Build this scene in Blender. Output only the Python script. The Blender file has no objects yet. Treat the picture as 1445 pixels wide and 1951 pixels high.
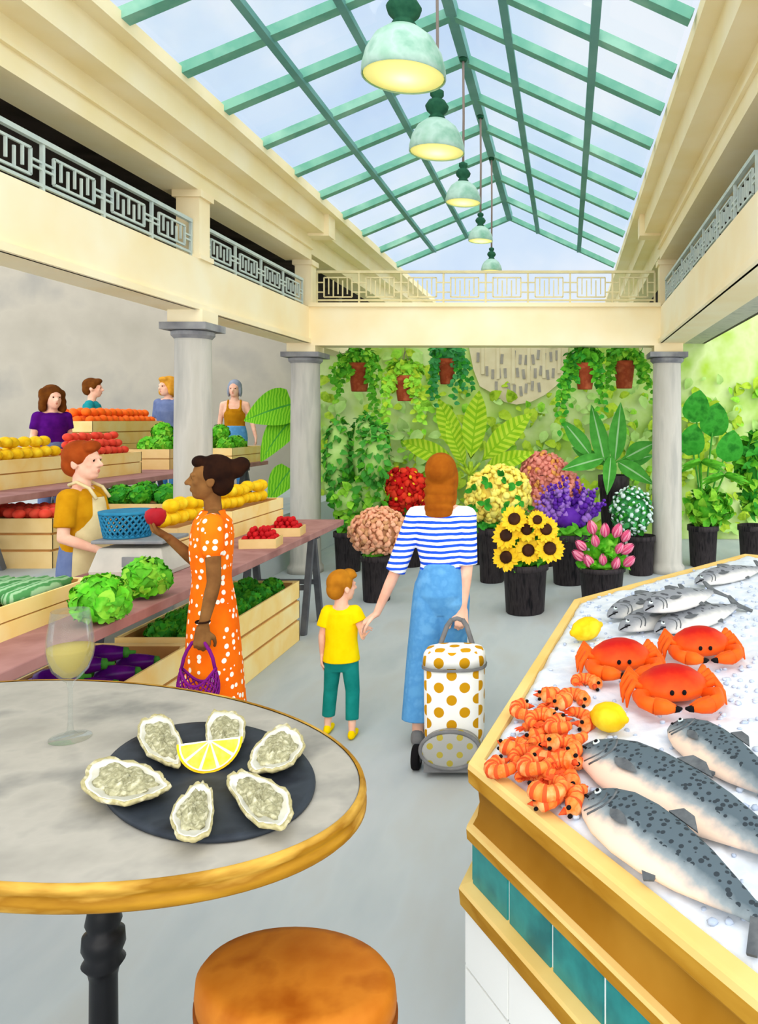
import bpy, math, random
from mathutils import Vector, Matrix
PI = math.pi
C = bpy.context.scene.collection
# ---------------------------------------------------------------- survey of the photograph
F, VX, VY, CH = 1500.0, 1080.0, 800.0, 1.89          # focal length (px), vanishing point (px), eye height (m)
def at(px, py, s): return Vector(((px - VX) / s, F / s, CH - (py - VY) / s))
def onz(px, py, Z): return at(px, py, (py - VY) / (CH - Z))
R = random.Random(7)
def uni(a, b): return R.uniform(a, b)
def V(*a): return Vector(a)
# ---------------------------------------------------------------- materials
def lin(c):
    o = []
    for v in c[:3]:
        v = v / 255.0
        o.append(v / 12.92 if v <= 0.04045 else ((v + 0.055) / 1.055) ** 2.4)
    return (o[0], o[1], o[2], 1.0)
def base(name):
    m = bpy.data.materials.new(name); m.use_nodes = True
    nt = m.node_tree; nt.nodes.clear()
    out = nt.nodes.new('ShaderNodeOutputMaterial')
    return m, nt, out
def N(nt, t, **k):
    n = nt.nodes.new(t)
    for a, b in k.items(): setattr(n, a, b)
    return n
def link(nt, a, b): nt.links.new(a, b)
def bsdf(nt, out, rough, spec):
    b = N(nt, 'ShaderNodeBsdfPrincipled')
    b.inputs['Roughness'].default_value = rough
    b.inputs['Specular IOR Level'].default_value = spec
    link(nt, b.outputs[0], out.inputs[0]); return b
def mixc(nt, fac, a, b):
    m = N(nt, 'ShaderNodeMix', data_type='RGBA')
    for sock, v in ((m.inputs[0], fac), (m.inputs[6], a), (m.inputs[7], b)):
        if hasattr(v, 'links'): link(nt, v, sock)
        else: sock.default_value = v
    return m.outputs[2]
def math_(nt, op, a, b=None):
    n = N(nt, 'ShaderNodeMath', operation=op)
    for s, v in zip(n.inputs, (a, b)):
        if v is None: continue
        if hasattr(v, 'links'): link(nt, v, s)
        else: s.default_value = v
    return n.outputs[0]
def ramp(nt, fac, stops, interp='LINEAR'):
    r = N(nt, 'ShaderNodeValToRGB'); cr = r.color_ramp; cr.interpolation = interp
    while len(cr.elements) < len(stops): cr.elements.new(0.5)
    for e, (p, c) in zip(cr.elements, stops): e.position = p; e.color = c
    link(nt, fac, r.inputs[0]); return r.outputs[0]
def objco(nt, scale=None):
    tc = N(nt, 'ShaderNodeTexCoord')
    if scale is None: return tc.outputs['Object']
    mp = N(nt, 'ShaderNodeMapping'); mp.inputs['Scale'].default_value = scale
    link(nt, tc.outputs['Object'], mp.inputs[0]); return mp.outputs[0]
def noise(nt, co, scale, detail=3):
    n = N(nt, 'ShaderNodeTexNoise'); n.inputs['Scale'].default_value = scale; n.inputs['Detail'].default_value = detail
    link(nt, co, n.inputs['Vector']); return n.outputs[0]
M = {}
def mat(name, *cols, scale=5, rough=.8, spec=.12, detail=4, stretch=None, bump=0, lo=.32, hi=.68):
    m, nt, out = base(name); b = bsdf(nt, out, rough, spec)
    if len(cols) == 1: b.inputs[0].default_value = lin(cols[0])
    else:
        co = objco(nt, stretch); n = noise(nt, co, scale, detail); k = len(cols)
        stops = [(lo + (hi - lo) * i / (k - 1), lin(c)) for i, c in enumerate(cols)]
        link(nt, ramp(nt, n, stops), b.inputs[0])
        if bump:
            bp = N(nt, 'ShaderNodeBump'); bp.inputs['Strength'].default_value = bump; bp.inputs['Distance'].default_value = .02
            link(nt, n, bp.inputs['Height']); link(nt, bp.outputs[0], b.inputs['Normal'])
    M[name] = m; return m
mat('floor', (176, 186, 190), (188, 196, 198), (184, 188, 186), scale=1.5, stretch=(1.8, .6, 1), rough=.8)
mat('cream', (255, 243, 210), (253, 236, 195), (250, 228, 180), scale=1.2)
mat('cream_old', (248, 230, 180), (253, 239, 202), scale=2)
mat('column', (188, 184, 173), (198, 194, 184), (176, 174, 166), scale=2, stretch=(4, 4, .6))
mat('capital', (122, 122, 128), (160, 160, 160), scale=6)
mat('wall_grey', (156, 150, 136), (168, 161, 147), (145, 142, 134), scale=.8, detail=6)
mat('dark_wall', (62, 54, 48), (84, 74, 68), (50, 43, 38), scale=1.5)
mat('wall_green', (196, 222, 128), (168, 208, 88), (214, 234, 165), (176, 214, 70), scale=1.1, lo=.3, hi=.7)
mat('rail_grey', (204, 214, 204), (186, 200, 196), scale=8)
mat('rail_beige', (226, 214, 168), (212, 200, 156), scale=6)
mat('sky_green', (128, 184, 162), (104, 166, 146), (146, 196, 176), scale=2.5)
mat('sky_teal', (96, 152, 146), (120, 170, 165), scale=2.5)
mat('lamp_green', (150, 192, 170), (178, 208, 196), (120, 172, 148), scale=5)
mat('lamp_dark', (44, 96, 70), (30, 78, 58), scale=20)
mat('cable', (140, 126, 118))
mat('table_brown', (158, 112, 106), (176, 130, 124), (148, 102, 98), scale=3)
mat('steel_dark', (84, 86, 92), (108, 110, 114), scale=6)
mat('crate', (254, 226, 154), (252, 216, 136), (255, 234, 172), scale=2.5)
mat('crate_tan', (222, 186, 118), (236, 206, 146), scale=3)
mat('crate_gap', (200, 148, 84), (182, 130, 72), scale=6)
mat('bucket', (40, 36, 38), (62, 56, 58), (26, 24, 28), scale=6, stretch=(5, 5, .8), rough=.6)
mat('terracotta', (178, 88, 52), (152, 66, 38), (192, 104, 66), scale=8)
mat('soil', (70, 48, 34))
for nm, c in dict(green=((62, 150, 24), (92, 178, 40), (44, 128, 20)), green_dark=((40, 140, 34), (60, 160, 48), (30, 118, 28)),
                  green_lime=((122, 196, 40), (150, 212, 62), (100, 178, 30)), green_pale=((160, 206, 104), (184, 220, 132)),
                  green_yellow=((150, 190, 30), (176, 208, 56), (120, 166, 22)), green_blue=((44, 140, 70), (84, 170, 100)),
                  green_deep=((58, 142, 44), (78, 164, 60)), rib_pale=((150, 196, 140),), lettuce=((112, 204, 40), (74, 178, 26), (146, 222, 70)),
                  lettuce_dark=((40, 152, 30), (70, 176, 40)),
                  red=((222, 30, 24), (190, 16, 20)), red_b=((240, 64, 40),), yellow=((255, 236, 96), (255, 242, 132)), yellow_b=((250, 222, 100),),
                  peach=((244, 184, 150), (238, 170, 132)), peach_b=((214, 158, 112),), salmon=((240, 156, 140), (230, 138, 122)), salmon_b=((236, 166, 84),),
                  purple=((104, 48, 176), (86, 30, 156)), purple_b=((158, 112, 206),), pink=((232, 96, 140), (214, 70, 120)), pink_b=((244, 150, 178),),
                  white_fl=((216, 236, 232),), sun_y=((250, 196, 26), (255, 214, 50)), sun_c=((74, 38, 16), (44, 22, 10)),
                  orange=((250, 96, 16), (255, 124, 36)), tomato=((226, 62, 44), (238, 90, 66)), lemon=((250, 212, 24), (238, 186, 8), (253, 224, 50)),
                  tomato_dark=((170, 90, 40),), berry=((206, 22, 28), (170, 10, 20)), apple=((186, 36, 44), (150, 20, 34)),
                  eggplant=((112, 24, 148), (78, 14, 120)), cucumber=((140, 186, 140), (84, 150, 84))).items():
    mat(nm, *c, scale=9, rough=.6, spec=.15)
M['eggplant'].node_tree.nodes['Principled BSDF'].inputs['Roughness'].default_value = .25
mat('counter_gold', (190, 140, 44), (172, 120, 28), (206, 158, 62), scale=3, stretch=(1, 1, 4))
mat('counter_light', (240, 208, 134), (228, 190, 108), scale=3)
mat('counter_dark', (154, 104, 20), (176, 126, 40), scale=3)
mat('tile_teal', (22, 124, 122), (36, 142, 140), (14, 108, 110), scale=7, rough=.35, spec=.3)
mat('tile_white', (250, 250, 246), rough=.4)
mat('grout', (214, 226, 226)); mat('grout_grey', (168, 172, 172))
mat('ice', (232, 236, 242), (210, 219, 232), scale=14, rough=.5, bump=.4)
mat('ice_shade', (168, 182, 204), (206, 216, 232), scale=30, rough=.4)  # darker blue-grey chunks: shading of the ice painted into their colour
mat('prawn', (250, 148, 72), (244, 116, 42), (252, 172, 108), scale=34, rough=.5)
mat('prawn_tail', (226, 84, 40)); mat('black', (18, 16, 18))
mat('crab', (236, 84, 16), (222, 52, 14), (248, 112, 30), scale=9, rough=.5)
def mat_zgrad(name, lo, hi, z0, z1):
    m, nt, out = base(name); b = bsdf(nt, out, .5, .15); co = objco(nt); sx = N(nt, 'ShaderNodeSeparateXYZ'); link(nt, co, sx.inputs[0])
    t = math_(nt, 'ADD', math_(nt, 'MULTIPLY', math_(nt, 'SUBTRACT', sx.outputs[2], z0), 1 / (z1 - z0)), math_(nt, 'MULTIPLY', math_(nt, 'SUBTRACT', noise(nt, co, 26), .5), .5))
    link(nt, ramp(nt, t, [(.1, lin(lo)), (.95, lin(hi))]), b.inputs[0]); M[name] = m
mat_zgrad('crab_shell', (246, 96, 20), (186, 14, 8), .03, .115)
mat('crab_leg', (246, 108, 26), (236, 84, 16), scale=12, rough=.5)
mat('stone', (156, 152, 142), (174, 169, 158), (138, 136, 129), scale=5, rough=.6)
mat('brass', (176, 128, 30), (146, 100, 16), (208, 164, 70), scale=5, stretch=(1, 1, 5), rough=.5)
mat('iron', (10, 10, 12), (18, 18, 22), scale=10, rough=.4, spec=.25)
mat('slate', (42, 48, 56), (54, 60, 68), (34, 38, 46), scale=8, rough=.55)
mat('oyster_rim', (200, 190, 146), (178, 168, 120), (226, 218, 184), scale=40)
mat('nacre', (250, 248, 236), (236, 232, 212), scale=20)
mat('oyster_meat', (206, 202, 168), (150, 146, 112), (186, 182, 146), (222, 216, 186), scale=46, bump=.5)
mat('lemon_flesh', (250, 222, 40), (255, 236, 96), scale=60); mat('pith', (255, 252, 226))
mat('leather', (178, 98, 16), (194, 116, 30), (158, 80, 8), scale=7, rough=.55)
mat('leather_dark', (130, 66, 16))
mat('scale_body', (206, 202, 190), (186, 184, 174), scale=6); mat('scale_plate', (126, 130, 134), (146, 148, 148), scale=8)
mat('blue_basket', (52, 136, 172), (36, 116, 156), scale=12)
mat('net_purple', (118, 22, 120))
mat('trellis', (216, 204, 166), (228, 218, 184), scale=5); mat('slot', (150, 146, 138), (170, 164, 152), scale=9)
for nm, c in dict(sk_dark=((134, 92, 52), (112, 74, 40)), sk_light=((246, 198, 172), (236, 176, 150)), h_black=((28, 15, 11), (48, 26, 15)), h_auburn=((164, 92, 20), (140, 72, 14)),
                  h_brown=((112, 64, 20), (86, 46, 16)), h_ginger=((166, 74, 26), (142, 58, 18)), h_sand=((186, 122, 30), (160, 100, 24)), h_blond=((216, 158, 58), (196, 134, 40)),
                  h_grey=((150, 158, 172), (134, 144, 160)), c_purple=((86, 16, 122), (66, 8, 100)), c_teal=((26, 130, 140), (36, 146, 150)), c_slate=((98, 112, 152), (112, 126, 164)),
                  c_mustard=((206, 148, 20), (190, 130, 12)), c_ochre=((190, 130, 20), (172, 112, 14)), c_apron=((222, 206, 158), (208, 190, 142)), c_yellow=((252, 222, 10), (246, 208, 0)),
                  c_green=((18, 122, 114), (30, 138, 130)), c_jeans=((98, 164, 218), (86, 152, 210), (108, 172, 224)), c_grey=((110, 110, 112), (130, 130, 130))).items():
    mat(nm, *c, scale=14, rough=.85, spec=.05)
def glassy(name, tint, haze, gl=.08, hc=(235, 240, 240)):
    m, nt, out = base(name)
    t = N(nt, 'ShaderNodeBsdfTransparent'); t.inputs[0].default_value = lin(tint)
    g = N(nt, 'ShaderNodeBsdfGlossy'); g.inputs['Roughness'].default_value = .05
    d = N(nt, 'ShaderNodeBsdfDiffuse'); d.inputs[0].default_value = lin(hc)
    a = N(nt, 'ShaderNodeMixShader'); a.inputs[0].default_value = haze
    link(nt, t.outputs[0], a.inputs[1]); link(nt, d.outputs[0], a.inputs[2])
    lw = N(nt, 'ShaderNodeLayerWeight'); lw.inputs[0].default_value = .25
    b = N(nt, 'ShaderNodeMixShader'); link(nt, math_(nt, 'MULTIPLY', lw.outputs['Fresnel'], gl * 6), b.inputs[0])
    link(nt, a.outputs[0], b.inputs[1]); link(nt, g.outputs[0], b.inputs[2]); link(nt, b.outputs[0], out.inputs[0])
    M[name] = m; return m
glassy('pane', (254, 255, 255), .0, .006)
glassy('glass', (246, 248, 247), .035, .035)
glassy('wine', (240, 226, 140), .55, .0, (226, 206, 104))
def mat_emit(name, col, e, k):
    m, nt, out = base(name); b = bsdf(nt, out, .7, .1)
    b.inputs[0].default_value = lin(col); b.inputs['Emission Color'].default_value = lin(e); b.inputs['Emission Strength'].default_value = k
    M[name] = m
mat_emit('lamp_glow', (244, 236, 160), (240, 226, 120), .55)
def mat_stripes():
    m, nt, out = base('stripes'); b = bsdf(nt, out, .9, .05)
    co = objco(nt); sx = N(nt, 'ShaderNodeSeparateXYZ'); link(nt, co, sx.inputs[0])
    wob = math_(nt, 'MULTIPLY', math_(nt, 'SUBTRACT', noise(nt, co, 9), .5), .016)
    z = math_(nt, 'ADD', sx.outputs[2], wob)
    fr = math_(nt, 'FRACT', math_(nt, 'MULTIPLY', z, 1 / .034))
    on = math_(nt, 'LESS_THAN', fr, .46)
    band = math_(nt, 'MULTIPLY', on, math_(nt, 'LESS_THAN', sx.outputs[2], 1.335))
    link(nt, mixc(nt, band, lin((250, 250, 250)), lin((36, 88, 226))), b.inputs[0]); M['stripes'] = m
mat_stripes()
def mat_dress():
    m, nt, out = base('dress_dots'); b = bsdf(nt, out, .9, .05)
    co = objco(nt); v = N(nt, 'ShaderNodeTexVoronoi'); v.inputs['Scale'].default_value = 24; v.inputs['Randomness'].default_value = .7
    link(nt, co, v.inputs['Vector'])
    on = math_(nt, 'LESS_THAN', v.outputs['Distance'], .31)
    og = ramp(nt, noise(nt, co, 6), [(.35, lin((255, 124, 20))), (.65, lin((248, 104, 14)))])
    link(nt, mixc(nt, on, og, lin((255, 250, 236))), b.inputs[0]); M['dress_dots'] = m
mat_dress()
def mat_bagdots(name, bg, dot, px, pz, rad):
    """dots of radius rad (m) on two interleaved grids of pitch px, pz"""
    m, nt, out = base(name); b = bsdf(nt, out, .85, .08)
    tc = N(nt, 'ShaderNodeTexCoord'); sx = N(nt, 'ShaderNodeSeparateXYZ'); link(nt, tc.outputs['Object'], sx.inputs[0])
    sn = N(nt, 'ShaderNodeSeparateXYZ'); link(nt, tc.outputs['Normal'], sn.inputs[0]); ab = [math_(nt, 'ABSOLUTE', o) for o in sn.outputs]
    side = math_(nt, 'GREATER_THAN', ab[0], ab[1]); top = math_(nt, 'GREATER_THAN', ab[2], .8)
    def pick(f, p, q): return math_(nt, 'ADD', math_(nt, 'MULTIPLY', math_(nt, 'SUBTRACT', 1, f), p), math_(nt, 'MULTIPLY', f, q))
    side = math_(nt, 'MULTIPLY', side, math_(nt, 'SUBTRACT', 1, top))
    u = pick(side, sx.outputs[0], sx.outputs[1]); v = pick(top, sx.outputs[2], sx.outputs[1]); ons = []
    for k in (0, .5):
        du = math_(nt, 'MULTIPLY', math_(nt, 'SUBTRACT', math_(nt, 'FRACT', math_(nt, 'ADD', math_(nt, 'MULTIPLY', u, 1 / px), k + 20)), .5), px)
        dv = math_(nt, 'MULTIPLY', math_(nt, 'SUBTRACT', math_(nt, 'FRACT', math_(nt, 'ADD', math_(nt, 'MULTIPLY', v, 1 / pz), k + 20)), .5), pz)
        ons.append(math_(nt, 'LESS_THAN', math_(nt, 'ADD', math_(nt, 'MULTIPLY', du, du), math_(nt, 'MULTIPLY', dv, dv)), rad * rad))
    link(nt, mixc(nt, math_(nt, 'MAXIMUM', ons[0], ons[1]), lin(bg), lin(dot)), b.inputs[0]); M[name] = m
mat_bagdots('bag_dots', (250, 250, 246), (206, 150, 20), .138, .132, .028)
mat_bagdots('bag_dots_grey', (168, 168, 164), (176, 160, 66), .105, .09, .017)
def mat_fish(name, back, mid, belly, dots, dscale, y0, y1):
    m, nt, out = base(name); b = bsdf(nt, out, .65, .12)
    co = objco(nt); sx = N(nt, 'ShaderNodeSeparateXYZ'); link(nt, co, sx.inputs[0])
    t = math_(nt, 'ADD', math_(nt, 'MULTIPLY', math_(nt, 'SUBTRACT', sx.outputs[1], y0), 1 / (y1 - y0)), math_(nt, 'MULTIPLY', math_(nt, 'SUBTRACT', noise(nt, co, 30), .5), .22))
    c = ramp(nt, t, [(.14, lin(belly)), (.31, lin(mid)), (.46, lin(back)), (1, lin(back))])
    v = N(nt, 'ShaderNodeTexVoronoi'); v.inputs['Scale'].default_value = dscale; link(nt, co, v.inputs['Vector'])
    on = math_(nt, 'MULTIPLY', math_(nt, 'LESS_THAN', v.outputs['Distance'], .36), math_(nt, 'GREATER_THAN', t, .40))
    link(nt, mixc(nt, on, c, lin(dots)), b.inputs[0]); M[name] = m
mat_fish('salmon_skin', (88, 102, 110), (142, 152, 156), (244, 214, 190), (52, 60, 66), 58, -.08, .08)
mat_fish('mackerel_skin', (134, 138, 144), (168, 170, 172), (214, 212, 206), (78, 80, 86), 26, -.07, .07)
mat('fin', (84, 88, 92), (110, 114, 116), scale=30)
def mat_leafstripe(name, c1, c2, n):
    m, nt, out = base(name); b = bsdf(nt, out, .7, .1)
    co = objco(nt); w = N(nt, 'ShaderNodeTexWave'); w.inputs['Scale'].default_value = n; w.inputs['Distortion'].default_value = 4
    link(nt, co, w.inputs[0]); link(nt, ramp(nt, w.outputs[1], [(.3, lin(c1)), (.7, lin(c2))]), b.inputs[0]); M[name] = m
mat('banana_light', (168, 204, 40), (188, 216, 66), scale=8); mat('banana_vein', (124, 178, 24), (140, 190, 36), scale=8)
mat_leafstripe('banana', (134, 182, 22), (176, 206, 50), 7)
mat_leafstripe('monstera', (92, 176, 30), (134, 204, 44), 9)
mat_leafstripe('melon', (156, 196, 150), (80, 146, 84), 14)
def mat_skin(name, src, eyes, lips, k):
    m, nt, out = base(name); b = bsdf(nt, out, .8, .06)
    co = objco(nt); cols = src
    c = ramp(nt, noise(nt, co, 12), [(.35, lin(cols[0])), (.65, lin(cols[1]))])
    for p in eyes:
        d = N(nt, 'ShaderNodeVectorMath', operation='DISTANCE'); link(nt, co, d.inputs[0]); d.inputs[1].default_value = p
        c = mixc(nt, math_(nt, 'LESS_THAN', d.outputs['Value'], .009 * k), c, lin((40, 26, 20)))
    if lips:
        d = N(nt, 'ShaderNodeVectorMath', operation='DISTANCE'); link(nt, co, d.inputs[0]); d.inputs[1].default_value = lips
        c = mixc(nt, math_(nt, 'LESS_THAN', d.outputs['Value'], 0.012 * k), c, lin([v * f for v, f in zip(cols[1], (.9, .76, .74))]))
    link(nt, c, b.inputs[0]); return m
# ---------------------------------------------------------------- mesh builder
def frame(d, up=None):
    d = d.normalized(); up = up or (V(0, 0, 1) if abs(d.z) < .95 else V(0, 1, 0))
    x = d.cross(up).normalized(); y = x.cross(d).normalized(); return x, y, d
class MB:
    def __init__(self): self.v = []; self.f = []; self.m = []
    def add(self, vs, fs, mi=0):
        b = len(self.v); self.v += [Vector(p) for p in vs]; self.f += [tuple(b + i for i in f) for f in fs]; self.m += [mi] * len(fs); return self
    def box(self, c, s, mi=0, rz=0):
        c = Vector(c); x, y, z = s[0] / 2, s[1] / 2, s[2] / 2; r = Matrix.Rotation(rz, 3, 'Z')
        vs = [c + r @ V(a * x, b * y, d * z) for d in (-1, 1) for a, b in ((-1, -1), (1, -1), (1, 1), (-1, 1))]
        return self.add(vs, [(3, 2, 1, 0), (4, 5, 6, 7), (0, 1, 5, 4), (1, 2, 6, 5), (2, 3, 7, 6), (3, 0, 4, 7)], mi)
    def lohi(self, lo, hi, mi=0):
        lo, hi = Vector(lo), Vector(hi); return self.box((lo + hi) / 2, hi - lo, mi)
    def bar(self, a, b, w, h, mi=0, up=None):
        a, b = Vector(a), Vector(b); x, y, d = frame(b - a, up); vs = []
        for p in (a, b):
            vs += [p - x * w / 2 - y * h / 2, p + x * w / 2 - y * h / 2, p + x * w / 2 + y * h / 2, p - x * w / 2 + y * h / 2]
        return self.add(vs, [(3, 2, 1, 0), (4, 5, 6, 7), (0, 1, 5, 4), (1, 2, 6, 5), (2, 3, 7, 6), (3, 0, 4, 7)], mi)
    def rings(self, rs, mi=0, cap=True, close=False):
        n = len(rs[0]); vs = [p for r in rs for p in r]; fs = []
        k = len(rs)
        for i in range(k if close else k - 1):
            j = (i + 1) % k
            for q in range(n): fs.append((i * n + q, i * n + (q + 1) % n, j * n + (q + 1) % n, j * n + q))
        if cap and not close: fs.append(tuple(range(n - 1, -1, -1))); fs.append(tuple((k - 1) * n + q for q in range(n)))
        return self.add(vs, fs, mi)
    def tube(self, pts, rad, n=8, mi=0, cap=True, closed=False):
        pts = [Vector(p) for p in pts]; rs = []; x = None; k = len(pts)
        for i, p in enumerate(pts):
            if closed: d = pts[(i + 1) % k] - pts[i - 1]
            else: d = pts[min(i + 1, k - 1)] - pts[max(i - 1, 0)]
            d.normalize()
            if x is None: x = frame(d)[0]
            x = (x - d * x.dot(d)).normalized(); y = d.cross(x)
            r = rad[i] if hasattr(rad, '__len__') else rad
            rs.append([p + x * math.cos(2 * PI * q / n) * r + y * math.sin(2 * PI * q / n) * r for q in range(n)])
        return self.rings(rs, mi, cap, closed)
    def lathe(self, prof, c=(0, 0, 0), n=24, mi=0, cap=True, sx=1, sy=1, axis=None):
        c = Vector(c); rs = []
        for r, z in prof: rs.append([V(math.cos(2 * PI * q / n) * r * sx, math.sin(2 * PI * q / n) * r * sy, z) for q in range(n)])
        if axis is not None:
            x, y, d = frame(axis); rs = [[x * p.x + y * p.y + d * p.z for p in r] for r in rs]
        return self.rings([[c + p for p in r] for r in rs], mi, cap)
    def ell(self, c, r, mi=0, nu=10, nv=7, rot=None, jit=0):
        c = Vector(c); vs = [V(0, 0, 1)]
        for i in range(1, nv):
            a = PI * i / nv
            for q in range(nu): vs.append(V(math.sin(a) * math.cos(2 * PI * q / nu), math.sin(a) * math.sin(2 * PI * q / nu), math.cos(a)))
        vs.append(V(0, 0, -1)); fs = []
        for q in range(nu): fs.append((0, 1 + q, 1 + (q + 1) % nu))
        for i in range(nv - 2):
            for q in range(nu): a = 1 + i * nu; b = a + nu; fs.append((a + q, b + q, b + (q + 1) % nu, a + (q + 1) % nu))
        a = 1 + (nv - 2) * nu
        for q in range(nu): fs.append((a + q, len(vs) - 1, a + (q + 1) % nu))
        o = []
        for p in vs:
            k = 1 + (uni(-jit, jit) if jit else 0); p = V(p.x * r[0] * k, p.y * r[1] * k, p.z * r[2] * k)
            o.append(c + (rot @ p if rot else p))
        return self.add(o, fs, mi)
    def cap(self, a, b, r0, r1, n=10, mi=0):
        a, b = Vector(a), Vector(b); x, y, d = frame(b - a); rs = []
        for p, r, sgn in ((a, r0, -1), (b, r1, 1)):
            st = [(1.45, ), (1.0, ), (.5, ), (0, )]
            if sgn > 0: st = st[::-1]
            for (t,) in st:
                rs.append([p + d * sgn * math.sin(t) * r + (x * math.cos(2 * PI * q / n) + y * math.sin(2 * PI * q / n)) * math.cos(t) * r for q in range(n)])
        return self.rings(rs, mi)
    def loft(self, secs, n=20, mi=0, cap=True):      # (z, rx, ry, cx, cy)
        rs = []
        for s in secs:
            z, rx, ry = s[:3]; cx, cy = (s[3], s[4]) if len(s) > 3 else (0, 0)
            rs.append([V(cx + math.cos(2 * PI * q / n) * rx, cy + math.sin(2 * PI * q / n) * ry, z) for q in range(n)])
        return self.rings(rs, mi, cap)
    def prism(self, poly, z0, z1, mi=0):
        n = len(poly); vs = [V(p[0], p[1], z0) for p in poly] + [V(p[0], p[1], z1) for p in poly]
        fs = [tuple(range(n - 1, -1, -1)), tuple(range(n, 2 * n))] + [(i, (i + 1) % n, n + (i + 1) % n, n + i) for i in range(n)]
        return self.add(vs, fs, mi)
    def leaf(self, b, t, w, up=(0, 0, 1), n=6, shape='lance', droop=0., fold=.2, mi=0, rib=None, ribw=.1, chev=0.):
        b, t = Vector(b), Vector(t); ax = t - b; L = ax.length
        if L < 1e-6: return self
        up = Vector(up); side = ax.cross(up)
        if side.length < 1e-4: side = ax.cross(V(1, .3, .2))
        side.normalize(); nr = side.cross(ax).normalized(); vs = []; fs = []; mis = []
        for i in range(n + 1):
            u = i / n
            if shape == 'lance': k = math.sin(PI * u ** .8) ** .85 if 0 < u < 1 else 0.03
            elif shape == 'round': k = math.sin(PI * u ** .75) ** .6 if 0 < u < 1 else 0.05
            elif shape == 'heart': k = (math.sin(PI * min(1, (u + .12) / 1.12) ** .6)) ** .8 if u < 1 else 0.02
            else: k = min(1, (u * 5) ** .6) * (1 - .2 * u) if u < 1 else .35
            k = max(k, .03) * w / 2; p = b + ax * u + nr * (droop * L * 4 * u * (1 - u) - droop * L * 1.2 * u * u)
            rw = k * ribw
            cv = ax * chev * min(1, 3 * (1 - u)); vs += [p - side * k + nr * fold * k + cv, p - side * rw, p + side * rw, p + side * k + nr * fold * k + cv]
        for i in range(n):
            a = i * 4
            for q in range(3): fs.append((a + q, a + q + 1, a + q + 5, a + q + 4)); mis.append(rib if ((q == 1 or (chev and i % 2)) and rib is not None) else mi)
        b0 = len(self.v); self.v += vs; self.f += [tuple(b0 + i for i in f) for f in fs]; self.m += mis
        return self
    def build(self, name, mats, parent=None, org=None, smooth=True, loc=None):
        """parent: an object; org: the world point subtracted from the vertices (the thing's base)."""
        me = bpy.data.meshes.new(name); o = Vector(org) if org is not None else V(0, 0, 0)
        me.from_pydata([p - o for p in self.v], [], self.f)
        for m in (mats if isinstance(mats, (list, tuple)) else [mats]): me.materials.append(M[m] if isinstance(m, str) else m)
        me.polygons.foreach_set('material_index', self.m); me.polygons.foreach_set('use_smooth', [smooth] * len(self.f)); me.update()
        ob = bpy.data.objects.new(name, me); C.objects.link(ob)
        if parent is not None: ob.parent = parent
        elif org is not None: ob.location = o
        return ob
def tag(o, label, cat, group=None, kind=None):
    if label: o['label'] = label
    if cat: o['category'] = cat
    if group: o['group'] = group
    if kind: o['kind'] = kind
    return o
def thing(name, label, cat, loc=(0, 0, 0), rz=0, group=None):
    o = bpy.data.objects.new(name, None); C.objects.link(o); o.location = loc; o.rotation_euler = (0, 0, rz); o.empty_display_size = .1
    return tag(o, label, cat, group)
def struct(name, mb, m, parent=None, smooth=False, org=None, label=None, cat=None):
    o = mb.build(name, m, parent, org, smooth)
    if parent is None:
        o['kind'] = 'structure'
        if label: tag(o, label, cat)
    return o
KIDS = {}
def dup(root, loc, rz=0, sc=1, label=None, group=None):
    r = root.copy(); C.objects.link(r); r.location = loc; r.rotation_euler = (0, 0, rz)
    r.scale = (sc, sc, sc) if not hasattr(sc, '__len__') else sc
    if label: r['label'] = label
    if group: r['group'] = group
    for ch in list(root.children):
        c = ch.copy(); C.objects.link(c); c.parent = r
        for g in list(ch.children):
            d = g.copy(); C.objects.link(d); d.parent = c
    return r
def autosharp(o, bevel=0):
    if bevel:
        b = o.modifiers.new('bevel', 'BEVEL'); b.width = bevel; b.segments = 2; b.limit_method = 'ANGLE'
    return o
# ---------------------------------------------------------------- camera, sky, light
cam = bpy.data.cameras.new('camera'); co_ = bpy.data.objects.new('camera', cam); C.objects.link(co_)
co_.location = (0, 0, CH); co_.rotation_euler = (PI / 2, 0, 0)
cam.sensor_fit = 'AUTO'; cam.sensor_width = 36; cam.lens = F / 1951 * 36
cam.shift_x = -(VX - 722.5) / 1951; cam.shift_y = -(975.5 - VY) / 1951
cam.clip_start = .05; cam.clip_end = 200
bpy.context.scene.camera = co_
w = bpy.data.worlds.new('sky'); bpy.context.scene.world = w; w.use_nodes = True
nt = w.node_tree; bg = nt.nodes['Background']
tc = N(nt, 'ShaderNodeTexCoord'); nn = noise(nt, tc.outputs['Generated'], 5, 6)
link(nt, ramp(nt, nn, [(.34, lin((196, 218, 248))), (.5, lin((212, 230, 250))), (.66, lin((236, 243, 252)))]), bg.inputs[0]); bg.inputs[1].default_value = .98
def sun(name, st, ang, dirv, col):
    l = bpy.data.lights.new(name, 'SUN'); l.energy = st; l.angle = ang; l.color = col
    o = bpy.data.objects.new(name, l); C.objects.link(o); o.rotation_euler = Vector(dirv).to_track_quat('-Z', 'Y').to_euler(); return o
sun('sun', 1.6, math.radians(80), (-.2, .85, -.46), (1, .93, .82))
sun('fill_sun_east', 2.6, math.radians(150), (-.85, .4, -.3), (1, .95, .86))  # added soft fill from the right, brightens the left arcade and stall fronts
sun('fill_sun_west', 2.0, math.radians(150), (.85, .45, -.25), (1, .95, .86))  # second added fill, from the left, for the right-hand beams
sc_ = bpy.context.scene
sc_.view_settings.view_transform = 'Standard'; sc_.view_settings.look = 'None'; sc_.view_settings.exposure = .06; sc_.view_settings.gamma = 1
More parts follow.
